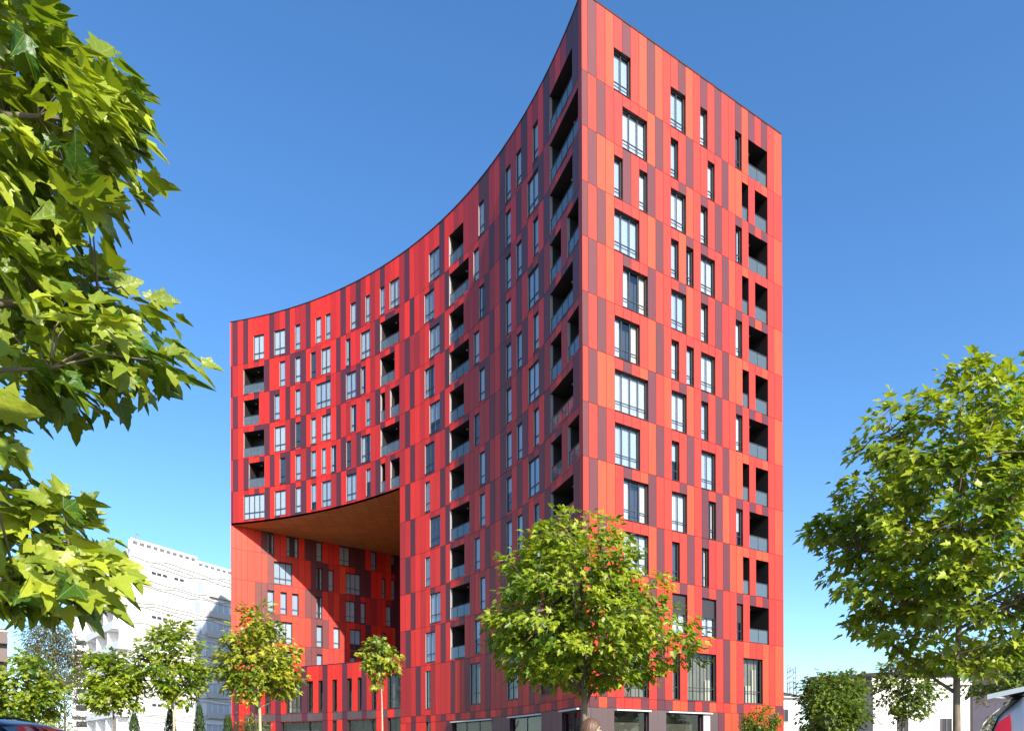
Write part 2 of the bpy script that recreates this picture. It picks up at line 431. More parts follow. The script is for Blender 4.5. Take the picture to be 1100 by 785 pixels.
# ---- concave front
LB = [0, .2, .83, 1.5, 2.1, 2.75, 3.38, 4.0, 4.65, 5.24, 5.9, 6.6, 7.2, 7.84, 8.5, 9.2, 9.8, 10.45, 11.16, 11.72, 12.37, 13.05, 13.65, 14.35, 14.97, 15.68,
      16.3, 16.95, 17.55, 18.2, 18.9, 19.53, 20.2, 20.85, 21.48, 22.2, 22.9, 23.55, 24.25, 24.95, 25.6, 26.28, 27.02, 27.75, 28.4, 29.05, 29.75, 30.42, 31.15, 31.85,
      32.6, 33.35, 34.07, 34.8, 35.6, 36.45, 37.2, 38.0, 38.75, 39.65, 40.45, 41.22, 42.02, 42.93, 43.75, 44.6, 45.5, 46.35, 47.23, LLEN]
IP = snap(LB, 21.48)
W, Lg = 'W', 'L'
LO = {
 0: [(2.75,4.0),(5.24,6.6),(7.84,8.5),(10.45,11.16),(11.72,12.37),(14.97,15.68),(16.95,17.55),(18.9,19.53),(20.2,21.48),(25.6,27.02),(28.4,30.42,Lg),(32.6,33.35),(36.45,37.2),(38.0,38.75),(40.45,41.22),(42.93,46.35,Lg)],
 1: [(1.5,4.0,Lg),(5.9,6.6),(7.84,8.5),(9.8,10.45),(11.16,12.37),(14.35,14.97),(16.3,17.55),(18.9,21.48,Lg),(24.95,26.28),(28.4,31.15,Lg),(31.85,32.6),(36.45,37.2),(39.65,41.22),(42.93,47.23,Lg)],
 2: [(1.5,3.38,Lg),(5.24,5.9),(7.84,8.5),(10.45,12.37),(14.35,15.68),(16.3,16.95),(18.9,20.85,Lg),(25.6,27.02),(28.4,30.42,Lg),(32.6,33.35),(36.45,37.2),(38,38.75),(40.45,41.22),(42.93,46.35,Lg)],
 3: [(1.5,4.0,Lg),(5.24,6.6),(7.84,8.5),(9.8,10.45),(11.16,12.37),(14.97,15.68),(16.95,17.55),(18.9,19.53,Lg),(20.2,21.48,Lg),(24.95,26.28),(28.4,31.15,Lg),(31.85,32.6),(36.45,37.2),(39.65,41.22),(42.93,44.6,Lg),(45.5,47.23,Lg)],
 4: [(2.1,4.0,Lg),(5.9,6.6),(7.84,8.5),(9.8,10.45),(11.16,11.72),(12.37,13.05),(14.35,14.97),(16.3,17.55),(18.9,21.48,Lg),(25.6,27.02),(28.4,30.42,Lg),(32.6,33.35),(36.45,37.2),(38,38.75),(40.45,41.22),(42.93,46.35,Lg)],
 5: [(1.5,4.0),(5.24,6.6),(7.84,8.5),(9.8,10.45),(11.16,12.37),(14.35,15.68),(16.95,17.55),(18.9,19.53,Lg),(20.2,21.48,Lg),(24.95,26.28),(28.4,31.15,Lg),(31.85,32.6),(36.45,37.2),(39.65,41.22),(42.93,44.6,Lg),(45.5,47.23,Lg)],
 6: [(24.95,25.6),(28.4,30.42,Lg),(32.6,33.35),(36.45,37.2),(38,38.75),(40.45,41.22),(42.93,46.35,Lg)],
 7: [(25.6,27.02),(28.4,31.15,Lg),(32.6,33.35),(36.45,37.2),(39.65,41.22),(42.93,44.6,Lg),(45.5,47.23,Lg)],
 8: [(24.95,25.6),(28.4,30.42,Lg),(31.85,32.6),(36.45,37.2),(38,38.75),(40.45,41.22),(42.93,46.35,Lg)],
 9: [(25.6,27.02),(28.4,31.15,Lg),(32.6,33.35),(36.45,37.2),(39.65,41.22),(42.93,44.6,Lg),(45.5,47.23,Lg)],
 10: [(24.95,26.28),(28.4,30.42,Lg),(31.85,32.6),(36.45,37.2),(40.45,41.22),(42.93,46.35,Lg)],
}
def conv(ops, bounds, rws, lo=.2, hi=.52):
    out = {}
    for r, L_ in ops.items():
        z0, z1 = rws[r]; out[r] = []
        top = z1 - hi if r > 0 else z0 + 3.254 - .12 - .0
        for o in L_:
            k = o[2] if len(o) > 2 else W
            za, zb = (z0 + lo, (z1 - hi) if z1 - z0 < 4 else z0 + 2.72)
            if k == Lg: za -= .04
            out[r].append((snap(bounds, o[0]), snap(bounds, o[1]), za, zb, k))
    return out
LR = rows_of(JZ[:7] + [24.0] + JZ[7:12] + [3.53, 2.95])   # row 6 is the thin strip under the sixth storey
# rows: 0..5 storeys, 6 soffit strip (24.2-24.0), 7 (24.0-20.94) ...
JL = JZ[:12] + [3.53, 2.95]
LR = rows_of(JL)
LOc = conv(LO, LB, LR)
LOc[11] = [(snap(LB, a), snap(LB, b), Z(4.07), Z(7.35), 'tall') for a, b in ((24.95, 25.6), (31.15, 32.6), (36.45, 38.0), (41.22, 42.93))]
DE = [.2, 1.5, 4.65, 6.6, 9.2, 13.65, 15.68, 22.2, 27.02, 33.35, 35.6, 38.75, 42.02, 46.35]
DO = [0, 4.0, 7.2, 8.5, 13.05, 18.2, 22.9, 27.75, 34.07, 35.6, 38.0, 41.22]
DE = {snap(LB, s) for s in DE}; DO = {snap(LB, s) for s in DO}
D11 = {snap(LB, s) for s in (23.55, 25.6 - .65, 28.4, 30.42, 33.35, 39.65)}
rt = random.Random(3)
TL = {}
def tone_left(r, i, has):
    if r == 12: return 4 if (i * 7) % 3 == 0 else rt.choice((0, 1, 2))
    if r == 11: D = D11
    else: D = DE if r % 2 == 0 else DO
    key = (r % 2, i)
    if key not in TL: TL[key] = rt.choices((0, 1, 2, 3), (6, 4, 3, 0) if LB[i] < 31 else (2, 4, 5, 0))[0]  # more crimson towards the corner paints in the shade of that end
    if not has and i in D: return 4
    if has: return 4 if rt.random() < (.34 if r % 2 == 0 else .2) else TL[key]
    return TL[key] if rt.random() < .85 else rt.choice((0, 1, 2))
def skip_left(r, i): return i < IP and r >= 6
upper = facade('front_wall', left_path, LB, LR[:6], {r: LOc[r] for r in LOc if r < 6}, None, tone_left, M_REV_L)
for r in range(6, 13):
    if True:
        rows_tmp = LR
lower_rows = LR
mbL = upper
sub = facade('front_wall', left_path, LB, LR, {r: LOc[r] for r in LOc if r >= 6}, None, tone_left, M_REV_L, skip=lambda r, i: r < 6 or i < IP)
mbL.mesh(sub.v, [], M_BACK)
_o = len(mbL.v) - len(sub.v)
for f, m in zip(sub.f, sub.m):
    mbL.f.append(tuple(_o + a for a in f)); mbL.m.append(mbL.mi(sub.mats[m])); mbL.sm.append(False)
# ground storey of the pier: red panels to the ground, then graphite with shop fronts
GB = [21.48, 22.2, 22.9, 23.55, 24.25, 24.95, 25.6, 26.28, 27.02, 27.75, 28.63, 30.5, 32.4, 34.2, 35.7, 36.83, 39.2, 41.43, 43.0, 44.51, 46.1, 47.3, LLEN]
gr = [(0.0, Z(2.95))]
gops = {0: [(snap(GB, 24.95), snap(GB, 25.6), .1, Z(2.95) - .02, 'shop'), (snap(GB, 28.63), snap(GB, 34.2), .1, Z(2.75), 'shop'),
            (snap(GB, 36.83), snap(GB, 41.43), .1, Z(2.75), 'shop'), (snap(GB, 44.51), snap(GB, 47.3), .1, Z(2.72), 'shop')]}
def tone_g(r, i, has):
    s = GB[i]
    if s >= 28: return 5
    return 4 if s in (22.9, 27.75) else rt.choice((0, 1, 2))
sub = facade('front_wall', left_path, GB, gr, gops, None, tone_g, M_REV_D)
_o = len(mbL.v); mbL.v += sub.v
for f, m in zip(sub.f, sub.m):
    mbL.f.append(tuple(_o + a for a in f)); mbL.m.append(mbL.mi(sub.mats[m])); mbL.sm.append(False)
mbL.build('front_wall', BLD)
# pale canopy edges over the shop fronts
for (a, b) in ((28.63, 34.2), (36.83, 41.43), (44.51, 47.3)):
    n_ = 4; cb = MB()
    for k in range(n_):
        p0, p1, t, n = frame_at(left_path, a + (b - a) * k / n_, a + (b - a) * (k + 1) / n_, False)
        cb.obox(p0 + UP * Z(2.76) - n * .1, p1 - p0, n * .35, UP * .09, M_CONC)
    cb.build('canopy_edge', BLD)

# ---- flat right face
RB = [0] + [.41 + .675 * k for k in range(27)]; RB[-1] = RLEN
RO = {0: [(3,5),(10,12),(14,15),(19,20),(21,24,Lg)], 1: [(4,7),(10,11),(15,16),(20,21,Lg),(22,24,Lg)], 2: [(3,4),(6,7),(10,12),(14,15),(19,20),(21,24,Lg)],
      3: [(3,6),(10,11),(12,13),(14,16),(20,21,Lg),(22,24,Lg)], 4: [(4,7),(10,12),(14,15),(19,20),(21,24,Lg)], 5: [(3,6),(10,11),(12,13),(14,16),(20,21,Lg),(22,24,Lg)],
      6: [(3,7),(10,12),(14,15),(19,20),(21,24,Lg)], 7: [(3,6),(10,11),(14,16),(20,21,Lg),(22,24,Lg)], 8: [(4,7),(10,12),(15,16),(19,20),(21,24,Lg)],
      9: [(4,7),(10,11),(14,15),(20,21,Lg),(22,24,Lg)], 10: [(3,6),(10,12,'shutter'),(14,16,'shutter'),(19,20,'shutter'),(21,24,Lg)]}
RR = rows_of(JZ)
ROc = {}
for r, L_ in RO.items():
    z0, z1 = RR[r]
    ROc[r] = []
    for o in L_:
        k = o[2] if len(o) > 2 else W
        ROc[r].append((o[0] + 1, o[1] + 1, z0 + (.03 if k != Lg else .02), z0 + 2.58, k))
ROc[11] = [(5, 8, RR[11][0] + .05, Z(6.6), 'tall'), (11, 12, RR[11][0] + .05, Z(6.6), 'tall'), (13, 17, RR[11][0] + .05, Z(6.75), 'tall'), (21, 24, RR[11][0] + .05, Z(6.75), 'tall')]
RDE = {1, 8, 17}; RDO = {0, 2, 9, 13, 18}
TR = {}
def tone_right(r, i, has):
    if r == 12: return 4 if rt.random() < .26 else rt.choice((0, 3, 3, 1))
    key = (r % 2, i)
    if key not in TR: TR[key] = rt.choices((0, 1, 3), (4, 2, 4))[0]
    if not has:
        if i in (RDE if r % 2 == 0 else RDO): return 4
        if r == 2 and i == 5: return 4
        if r == 8 and i == 15: return 4
    elif r % 2 == 0 and i in (5, 12, 15, 20, 22, 24): return 4
    elif r % 2 == 1 and i in (13, 15) and rt.random() < .5: return 4
    return TR[key] if rt.random() < .8 else rt.choice((0, 1, 3))
mbR = facade('side_wall', right_path, RB, RR, ROc, None, tone_right, M_REV_D)
GRB = [0, .5, 2.3, 5.1, 6.6, 9.9, 10.6, 11.35, 12.0, 12.7, 13.4, 14.0, 14.6, 15.3, 15.95, 16.6, 17.3, RLEN]
gops = {0: [(snap(GRB, 2.3), snap(GRB, 5.1), .1, Z(2.72), 'shop'), (snap(GRB, 6.6), snap(GRB, 9.9), .1, Z(2.72), 'shop'), (snap(GRB, 14.0), snap(GRB, 15.95), .1, Z(2.1), 'tall')]}
def tone_gr(r, i, has):
    s = GRB[i]
    if s < 11: return 5
    return 4 if s in (11.35, 13.4, 16.6) else rt.choice((0, 3, 3))
sub = facade('side_wall', right_path, GRB, [(0, Z(2.88))], gops, None, tone_gr, M_REV_D)
_o = len(mbR.v); mbR.v += sub.v
for f, m in zip(sub.f, sub.m):
    mbR.f.append(tuple(_o + a for a in f)); mbR.m.append(mbR.mi(sub.mats[m])); mbR.sm.append(False)
nR = Vector((RD.y, -RD.x, 0))
mbR.obox(right_path(9.95) + nR * .004 + UP * .1, RD * .6, nR * .03, UP * Z(2.65), M_CONC)
mbR.build('side_wall', BLD)
for (a, b) in ((2.3, 5.1), (6.6, 10.6)):
    cb = MB(); cb.obox(right_path(a) + UP * Z(2.73) - nR * .1, RD * (b - a), nR * .35, UP * .08, M_CONC); cb.build('canopy_edge', BLD)

# ---- wall at the back of the void
SB = 21.5
BB = [0, .46, 1.0, 1.6, 2.4, 3.05, 3.7, 4.4, 5.08, 5.75, 6.35, 7.05, 7.75, 8.45, 9.08, 9.73, 10.45, 11.05, 11.74, 12.5, 13.0, 13.65, 14.3, 14.9, 15.6, 16.3, 17.0, 17.45, 18.2, 18.7, 19.4, 20.1, 20.8, SB]
BR = rows_of([24.0, 21.65, 18.5, 15.3, 12.1, 8.9])
BO = {0: [(3.7,4.4),(5.75,7.05),(9.08,9.73),(11.74,13.0),(15.6,16.3),(18.2,18.7)], 1: [(4.4,6.35),(9.08,9.73),(10.45,11.05),(12.5,14.3),(17.0,17.45),(18.2,18.7)],
      2: [(3.7,4.4),(5.08,5.75),(6.35,7.05),(9.08,9.73),(12.5,13.65),(14.3,14.9),(17.45,18.2)], 3: [(4.4,6.35),(9.08,9.73),(11.05,11.74),(13.0,14.3),(17.0,17.45)],
      4: [(4.4,6.35),(9.08,9.73),(13.0,13.65)]}
BOc = {}
for r, L_ in BO.items():
    z0, z1 = BR[r]
    BOc[r] = [(snap(BB, a), snap(BB, b), z0 + .1, min(z0 + 2.5, z1 - .1), W) for a, b in L_]
def tone_back(r, i, has):
    k = (i * 5 + (r % 2) * 3) % 8
    if k in (1, 4, 6) and rt.random() < .75: return 4
    return rt.choices((0, 1, 2, 3), (5, 4, 2, 1))[0]
facade('void_wall', back_path, BB, BR, BOc, None, tone_back, M_REV_D).build('void_wall', BLD)
PQ = back_path(SB); PP = left_path(21.48)
# inner cheek of the pier (faces the void)
nb = [0, 3.5, 7, 10.5, 14, 17.5, (PQ - PP).length]
cheek = facade('pier_wall', lambda s: PP + (PQ - PP).normalized() * s, [x * 1.0 for x in np.linspace(0, (PQ - PP).length, 32)], BR, {}, None,
               lambda r, i, h: 4 if (i * 3 + r) % 5 == 0 else rt.choice((0, 1, 2)), M_REV_D, flip=True)
cheek.build('pier_wall', BLD)

# ---- soffit, podium, roof, hidden sides
def poly_arc(s0, s1, n=28): return [left_path(s0 + (s1 - s0) * k / n) for k in range(n + 1)]
def seams(m, sc):
    N, L = m.node_tree.nodes, m.node_tree.links; b = N['Principled BSDF']; src = b.inputs['Base Color'].links[0].from_socket
    tc = N.new('ShaderNodeTexCoord'); br = N.new('ShaderNodeTexBrick'); br.inputs['Scale'].default_value = sc; br.offset = 0
    br.inputs['Color1'].default_value = (1, 1, 1, 1); br.inputs['Color2'].default_value = (.82, .82, .82, 1); br.inputs['Mortar'].default_value = (.35, .35, .35, 1); br.inputs['Mortar Size'].default_value = .008
    mx = N.new('ShaderNodeMix'); mx.data_type = 'RGBA'; mx.blend_type = 'MULTIPLY'; mx.inputs[0].default_value = 1
    L.new(tc.outputs['Object'], br.inputs['Vector']); L.new(src, mx.inputs[6]); L.new(br.outputs['Color'], mx.inputs[7]); L.new(mx.outputs[2], b.inputs['Base Color'])
seams(M_SOFFIT, .35)
so = MB()
ring = poly_arc(0, 21.48) + [PQ]
so.face([p + UP * (Z(24.0) - .0) for p in ring], M_SOFFIT)
# shallow joints between the soffit boards (thin ribs)
so.build('soffit', BLD)
po = MB()
po.face([p + UP * (Z(8.9)) for p in ring][::-1], M_ROOF)
po.build('podium_roof', BLD)
# soffit edge strip and coping
ed = MB()
for k in range(40):
    a, b = LLEN * k / 40, LLEN * (k + 1) / 40
    p0, p1, t, n = frame_at(left_path, a, b, False)
    ed.obox(p0 + n * .03 + UP * (H_TOP), (p1 - p0), -n * .4, UP * .10, M_COPE)
p0, p1, t, n = frame_at(right_path, 0, RLEN, False)
ed.obox(p0 + n * .03 + UP * H_TOP, (p1 - p0) , -n * .4, UP * .10, M_COPE)
ed.build('coping', BLD)
OUT = [PA, Vector((-33.3, 88.5, 0)), Vector((-12, 101, 0)), Vector((24.0, 76, 0)), PR]
rf = MB()
rf.face([p + UP * (H_TOP - .3) for p in poly_arc(0, LLEN, 40) + [PR] + OUT[::-1][1:-1]], M_ROOF)
rf.build('roof', BLD)
hb = None
for a, b in ((1, 0), (2, 1), (3, 2), (4, 3)):
    q0, q1 = OUT[a], OUT[b]
    ln = (q1 - q0).length; k = int(ln / 1.0)
    dd = (q1 - q0).normalized()
    hf = facade('rear_wall', lambda s: q0 + dd * s, [ln * i / k for i in range(k + 1)], rows_of(JZ[:12] + [3.53, -CAM_Z]), {}, None,
                lambda r, i, h: 4 if (i * 3 + r * 2) % 7 == 0 else rt.choice((0, 1, 2, 3)), M_REV_D, flip=True)
    hf.build('rear_wall', BLD)

# ---- podium along the curve under the void
PB = [0, .2, .83, 1.5, 2.1, 2.75, 3.38, 4.0, 4.65, 5.24, 5.9, 6.6, 7.2, 7.84, 8.5, 9.2, 9.95, 10.64, 11.17, 11.8, 12.45, 13.02, 13.7, 14.35, 14.97, 15.74, 16.24, 16.9, 17.6, 18.2, 18.9, 19.7, 20.6, 21.48]
PRr = [(Z(4.3), Z(8.95)), (Z(3.55), Z(4.3)), (0.0, Z(3.55))]
ps = [(2.75, 3.38), (4.0, 4.65), (6.6, 8.5), (9.2, 9.95), (10.64, 11.17), (12.45, 13.02), (14.35, 14.97), (15.74, 16.24), (17.6, 18.2), (19.7, 21.48)]
pop = {0: [(snap(PB, a), snap(PB, b), Z(4.36), Z(7.47), 'tall') for a, b in ps],
       2: [(snap(PB, a), snap(PB, b), .1, Z(3.5), 'shop') for a, b in ((1.5, 4.65), (5.9, 11.17), (12.45, 13.02), (14.35, 18.2), (19.7, 21.48))]}
PDk = {snap(PB, s) for s in (.2, 2.1, 5.24, 8.5, 11.17, 13.7, 16.24)}
def tone_p(r, i, has):
    if r == 1: return 0 if i in {snap(PB, s) for s in (0, .83, 5.24, 11.8, 13.7, 18.2, 20.6 - .9)} and not i in PDk else (4 if i in PDk else 5)
    if i in PDk and not has: return 4
    if has: return rt.choice((0, 1))
    return rt.choices((0, 1, 2), (5, 3, 1))[0]
pm_ = facade('podium_wall', left_path, PB, PRr, pop, None, tone_p, M_REV_D)
for k in range(20):
    a, b = 21.48 * k / 20, 21.48 * (k + 1) / 20
    p0, p1, t, n = frame_at(left_path, a, b, False)
    pm_.obox(p0 + n * .02 + UP * (Z(8.95)), (p1 - p0), -n * .35, UP * .07, M_COPE)
pm_.build('podium_wall', BLD)

# ---- windows: the 100 largest in the picture are parts of their own, the rest one part
COLL.sort(key=lambda c: -c[0])
n_shop = 0
rest = MB()
big = 0
for area, fb, gp, kind in COLL:
    nm = {'shop': 'shop_window'}.get(kind, 'window')
    if nm == 'shop_window' or big < 100:
        o = fb.build(nm, BLD); gp.build('pane', o)
        if nm == 'window': big += 1
        if kind == 'shutter': o['label'] = 'window with a dark roller shutter half down'
    else:
        for src in (fb, gp):
            _o = len(rest.v); rest.v += src.v
            for f, m in zip(src.f, src.m):
                rest.f.append(tuple(_o + a for a in f)); rest.m.append(rest.mi(src.mats[m])); rest.sm.append(False)
if rest.v:
    o = rest.build('window', BLD); o['kind'] = 'stuff'

# ================================================================== OTHER BUILDINGS
# ---- white apartment block on the left, wavy louvre lines on its long wall
def white_block():
    k = 1.0
    c = Vector((-56.4, 103.63, 0)) * k
    u = Vector((.4529, .8916, 0)); v = Vector((-.6797, .7335, 0))
    LW, LV = 42.0, 24.0
    top = Z(32.6 * k); fl = 3.36 * k
    root = empty('white_apartment_block', c, 'white apartment block with wavy louvre lines and stacked side balconies', 'building')
    nu = Vector((u.y, -u.x, 0)); nv = Vector((-v.y, v.x, 0))
    if nv.dot(-c) < 0: nv = -nv
    w = MB()
    z_hi = top - 1.6
    pts = [c, c + u * LW, c + u * LW + v * LV, c + v * LV]
    for a, b in ((0, 1), (1, 2), (2, 3), (3, 0)):
        w.face([pts[a], pts[b], pts[b] + UP * z_hi, pts[a] + UP * z_hi], M_WHITE)
    w.face([p + UP * z_hi for p in pts], M_ROOF)
    w.build('wall', root)
    # roof pergola / parapet with square openings
    p = MB()
    ln = 11.5
    def para(s0, s1, z1):
        p.obox(c + u * s0 + UP * (z1 - .32), u * (s1 - s0), -nu * .25, UP * .32, M_WHITE)
        p.obox(c + u * s0 + UP * (z_hi), u * (s1 - s0), -nu * .25, UP * .25, M_WHITE)
        n = int((s1 - s0) / 1.15)
        for i in range(n + 1):
            p.obox(c + u * (s0 + (s1 - s0 - .3) * i / n) + UP * (z_hi + .25), u * .24, -nu * .24, UP * (z1 - .32 - z_hi - .25), M_WHITE)
        p.obox(c + u * s0 - nu * .6 + UP * z_hi, u * (s1 - s0), -nu * .1, UP * (z1 - z_hi - .2), M_WHITE2)
    para(0, ln, top); para(ln + .02, LW, top - .55)
    p.obox(c + UP * (z_hi), v * LV, nv * -.3, UP * .5, M_WHITE)
    p.build('parapet', root)
    lou = MB()
    rw = random.Random(5)
    for fidx in range(10):
        zc = z_hi - 1.0 - fl * fidx
        if zc < 1.5: break
        for j, dz in enumerate((0, -.5, -.95)):
            ph = rw.uniform(0, 6.28); am = rw.uniform(.10, .26); s0 = rw.uniform(0, 3) if j else 0
            s1 = LW - rw.uniform(0, 14) if j else LW
            n = 40; pt = []
            for i in range(n + 1):
                s = s0 + (s1 - s0) * i / n
                pt.append(c + u * s + nu * .06 + UP * (zc + dz + am * math.sin(s * .55 + ph) + .1 * math.sin(s * 1.1 + 2 * ph)))
            for i in range(n):
                lou.obox(pt[i] - UP * .05, pt[i + 1] - pt[i], nu * .09, UP * .12, M_WIRE)
    lou.build('louvre_lines', root)
    # small slot windows and the recessed bay at the far end
    for fidx in range(9):
        zc = z_hi - 1.0 - fl * fidx - fl * .62
        if zc < 3: continue
        if fidx % 2 == 0:
            for g0 in ((3.3, 4.2, 5.2), (7.2, 8.2)) if fidx == 0 else ((3.3, 4.2, 5.2),):
                for s in g0:
                    b = MB(); s *= k
                    b.obox(c + u * s + nu * .01 + UP * zc, u * .75, nu * -.2, UP * .42, M_CUR[2])
                    b.obox(c + u * (s - .05) + nu * .004 + UP * (zc - .08), u * .85, nu * .06, UP * .07, M_STONE)
                    b.build('slot_window', root)
        s0 = 13.0 if fidx > 0 else 13.6
        b = MB(); bz = zc - 1.2
        P0 = c + u * s0 + nu * .015 + UP * bz
        b.obox(P0, u * 4.8, nu * -.1, UP * 2.3, M_BAY)
        for q in range(5): b.obox(P0 + u * (q * 1.17) + nu * .004, u * .1, nu * .08, UP * 2.3, M_WHITE)
        b.obox(P0 + nu * .02 - UP * .15, u * 4.9, nu * .5, UP * .14, M_STONE)
        b.obox(P0 + nu * .45 , u * 4.9, nu * .06, UP * .85, M_STONE)
        ob = b.build('window', root)
        b = MB(); P0 = c + u * (s0 - 2.3) + nu * .01 + UP * bz
        b.obox(P0, u * 1.5, nu * -.05, UP * 2.2, M_STONE); b.obox(P0 + nu * .012 + u * .15 + UP * .15, u * 1.2, nu * .02, UP * 1.9, M_CUR[1])
        b.build('window', root)
    # balconies on the narrow side, stepped slabs with parapets
    for fidx in range(9):
        z = z_hi - 1.7 - fl * (fidx + .9)
        if z < 2: break
        b = MB()
        off = 1.6 * (fidx % 3) + 1.2
        b.obox(c + v * off + UP * z, v * (LV - off - 2), nv * 1.5, UP * .22, M_WHITE)
        b.obox(c + v * off + nv * 1.38 + UP * (z + .22), v * (LV - off - 2), nv * .12, UP * .95, M_WHITE)
        for q in range(4):
            a = off + (LV - off - 2.3) * q / 3
            b.obox(c + v * a + UP * (z + .22), v * .25, nv * 1.37, UP * (fl - .3), M_WHITE)
        ob = b.build('balcony', root)
        d = MB()
        for q in range(3):
            a = off + .9 + (LV - off - 2.3) * q / 3
            d.obox(c + v * a + nv * .01 + UP * (z + .22), v * 3.2, nv * .04, UP * 2.1, M_CUR[2])
            d.obox(c + v * (a + 1.55) + nv * .052 + UP * (z + .22), v * .1, nv * .03, UP * 2.1, M_WHITE)
        d.build('door', ob)
    # dark slab on the wall paints the shade of a ground-floor recess
    g = MB()
    g.obox(c + u * .5 + nu * .02 + UP * 0.0, u * (LW - 1), nu * .1, UP * 2.9, M_LOG)
    g.obox(c + u * .0 + nu * .02 + UP * 2.95, u * LW, nu * 1.6, UP * .25, M_STONE)
    g.build('ground_floor', root)
    m = MB()
    m.tube([c + u * .6 + UP * top, c + u * .6 + UP * (top + .9)], .05, M_GREY); m.tube([c + u * 1.5 - nu * .3 + UP * top, c + u * 1.5 - nu * .3 + UP * (top + .7)], .04, M_GREY)
    m.tube([c + u * .2 + UP * (top + .6), c + u * 1.2 + UP * (top + .75)], .04, M_GREY)
    m.build('roof_aerial', root)
white_block()

def simple_block(name, label, corner, u, LW, depth, h, wall, roofkind, win, cat='building', bands=None, storey=3.1):
    """box house whose front runs from corner along u; win = list of (s0, z0, w, h)"""
    c = Vector(corner); u = Vector(u).normalized(); n = Vector((u.y, -u.x, 0))
    root = empty(name, c, label, cat)
    w = MB(); q = [c, c + u * LW, c + u * LW - n * depth, c - n * depth]
    for a, b in ((0, 1), (1, 2), (2, 3), (3, 0)): w.face([q[a], q[b], q[b] + UP * h, q[a] + UP * h], wall)
    w.obox(c + n * .02, u * LW, n * .06, UP * .5, M_STONE)
    w.build('wall', root)
    r = MB(); ov = .5
    e = [c - u * ov + n * ov, c + u * (LW + ov) + n * ov, c + u * (LW + ov) - n * (depth + ov), c - u * ov - n * (depth + ov)]
    e = [p + UP * h for p in e]
    if roofkind == 'hip':
        hh = min(LW, depth) * .22
        i = min(LW, depth) * .48
        r1 = c + u * min(i, LW * .48) - n * depth * .5 + UP * (h + hh); r2 = c + u * max(LW - i, LW * .52) - n * depth * .5 + UP * (h + hh)
        for f in ((e[0], e[1], r2, r1), (e[1], e[2], r2), (e[2], e[3], r1, r2), (e[3], e[0], r1)): r.face([p + UP * .12 for p in f], M_TILE)
        for a in range(4):
            p, p2 = e[a], e[(a + 1) % 4]; r.face([p, p2, p2 + UP * .12, p + UP * .12], M_STONE)
        r.face(e[::-1], M_STONE)
    else:
        r.obox(c - u * .1 + n * .1 + UP * h, u * (LW + .2), -n * (depth + .2), UP * .25, M_STONE if roofkind == 'flat' else M_TILE)
        r.obox(c + UP * (h + .25) - n * .2, u * LW, -n * .2, UP * .35, wall)
    r.build('roof', root)
    for (s, z, ww, hh_) in win:
        b = MB()
        b.obox(c + u * s + n * .02 + UP * z, u * ww, n * .03, UP * hh_, M_CUR[2])
        for k in (0, .5, 1): b.obox(c + u * (s + (ww - .07) * k) + n * .052 + UP * z, u * .07, n * .04, UP * hh_, M_BROWN)
        b.obox(c + u * (s - .1) + n * .02 + UP * (z - .1), u * (ww + .2), n * .14, UP * .08, M_STONE)
        b.build('window', root)
    if bands:
        for z in bands:
            b = MB(); b.obox(c + n * .03 + UP * z, u * LW, n * 1.3, UP * .2, wall); b.obox(c + n * 1.24 + UP * (z + .2), u * LW, n * .1, UP * .95, wall)
            b.build('balcony', root)
    return root

# distant banded white block, brown edge block at the far left
a = at(78, 705, 150); b = a + Vector((.9, .43, 0))
simple_block('distant_apartment_block', 'small distant white block with dark horizontal window bands, left of the wavy white block', (a.x, a.y, 0), b - a, 14, 14, 30.5, M_WHITE, 'flat',
             [(s, z, 5.6, 1.5) for z in (4, 7.5, 11, 14.5, 18, 21.5, 25) for s in (.6, 7.2)], bands=(3, 6.5, 10, 13.5, 17, 20.5, 24))
b = at(8, 705, 128); a = b - Vector((1, .78, 0)).normalized() * 12
simple_block('dark_apartment_block', 'grey-brown apartment block cut off by the left picture edge', (a.x, a.y, 0), b - a, (b - a).length, 16, 24.2, M_BROWN, 'flat',
             [(s, z, 2.2, 1.6) for z in (3, 6.3, 9.6, 12.9, 16.2, 19.5) for s in (.8, 4.2, 7.6)], bands=(2.1, 5.4, 8.7, 12, 15.3, 18.6, 21.9))
# houses on the right
a = at(836, 785, 70); b = at(882, 785, 74)
simple_block('white_house', 'white house with a dark hipped roof beside the tower corner', (a.x - 3, a.y, 0), b - a, 8.6, 10, 7.1, M_WHITE, 'hip', [(5.0, 4.6, 1.4, 1.3), (5.0, 1.2, 1.4, 1.3), (1.4, 4.6, 1.4, 1.3)])
a = at(869, 785, 92); b = at(1010, 785, 80)
simple_block('brown_hall', 'long low brown hall behind the round trees', (a.x, a.y, 0), b - a, 24, 12, 10.9, M_BROWN, 'dark', [(2 + 3.6 * i, 5, 1.6, 1.6) for i in range(6)])
a = at(938, 785, 58); b = at(1042, 785, 58)
simple_block('cream_house', 'cream walled house with small brown windows behind the right-hand tree', (a.x, a.y, 0), b - a, (b - a).length, 9, 7.0, M_WHITE2, 'flat', [(5.6, 3.0, .9, 1.2), (2.0, 3.0, .9, 1.2), (2.0, .9, .9, 1.2)])
a = at(1045, 785, 50); b = at(1125, 785, 46)
simple_block('grey_house', 'low grey house at the right picture edge', (a.x, a.y, 0), b - a, 6.5, 8, 5.4, M_STONE, 'dark', [(1, 2.6, 1, 1.3), (3.5, 2.6, 1, 1.3)])
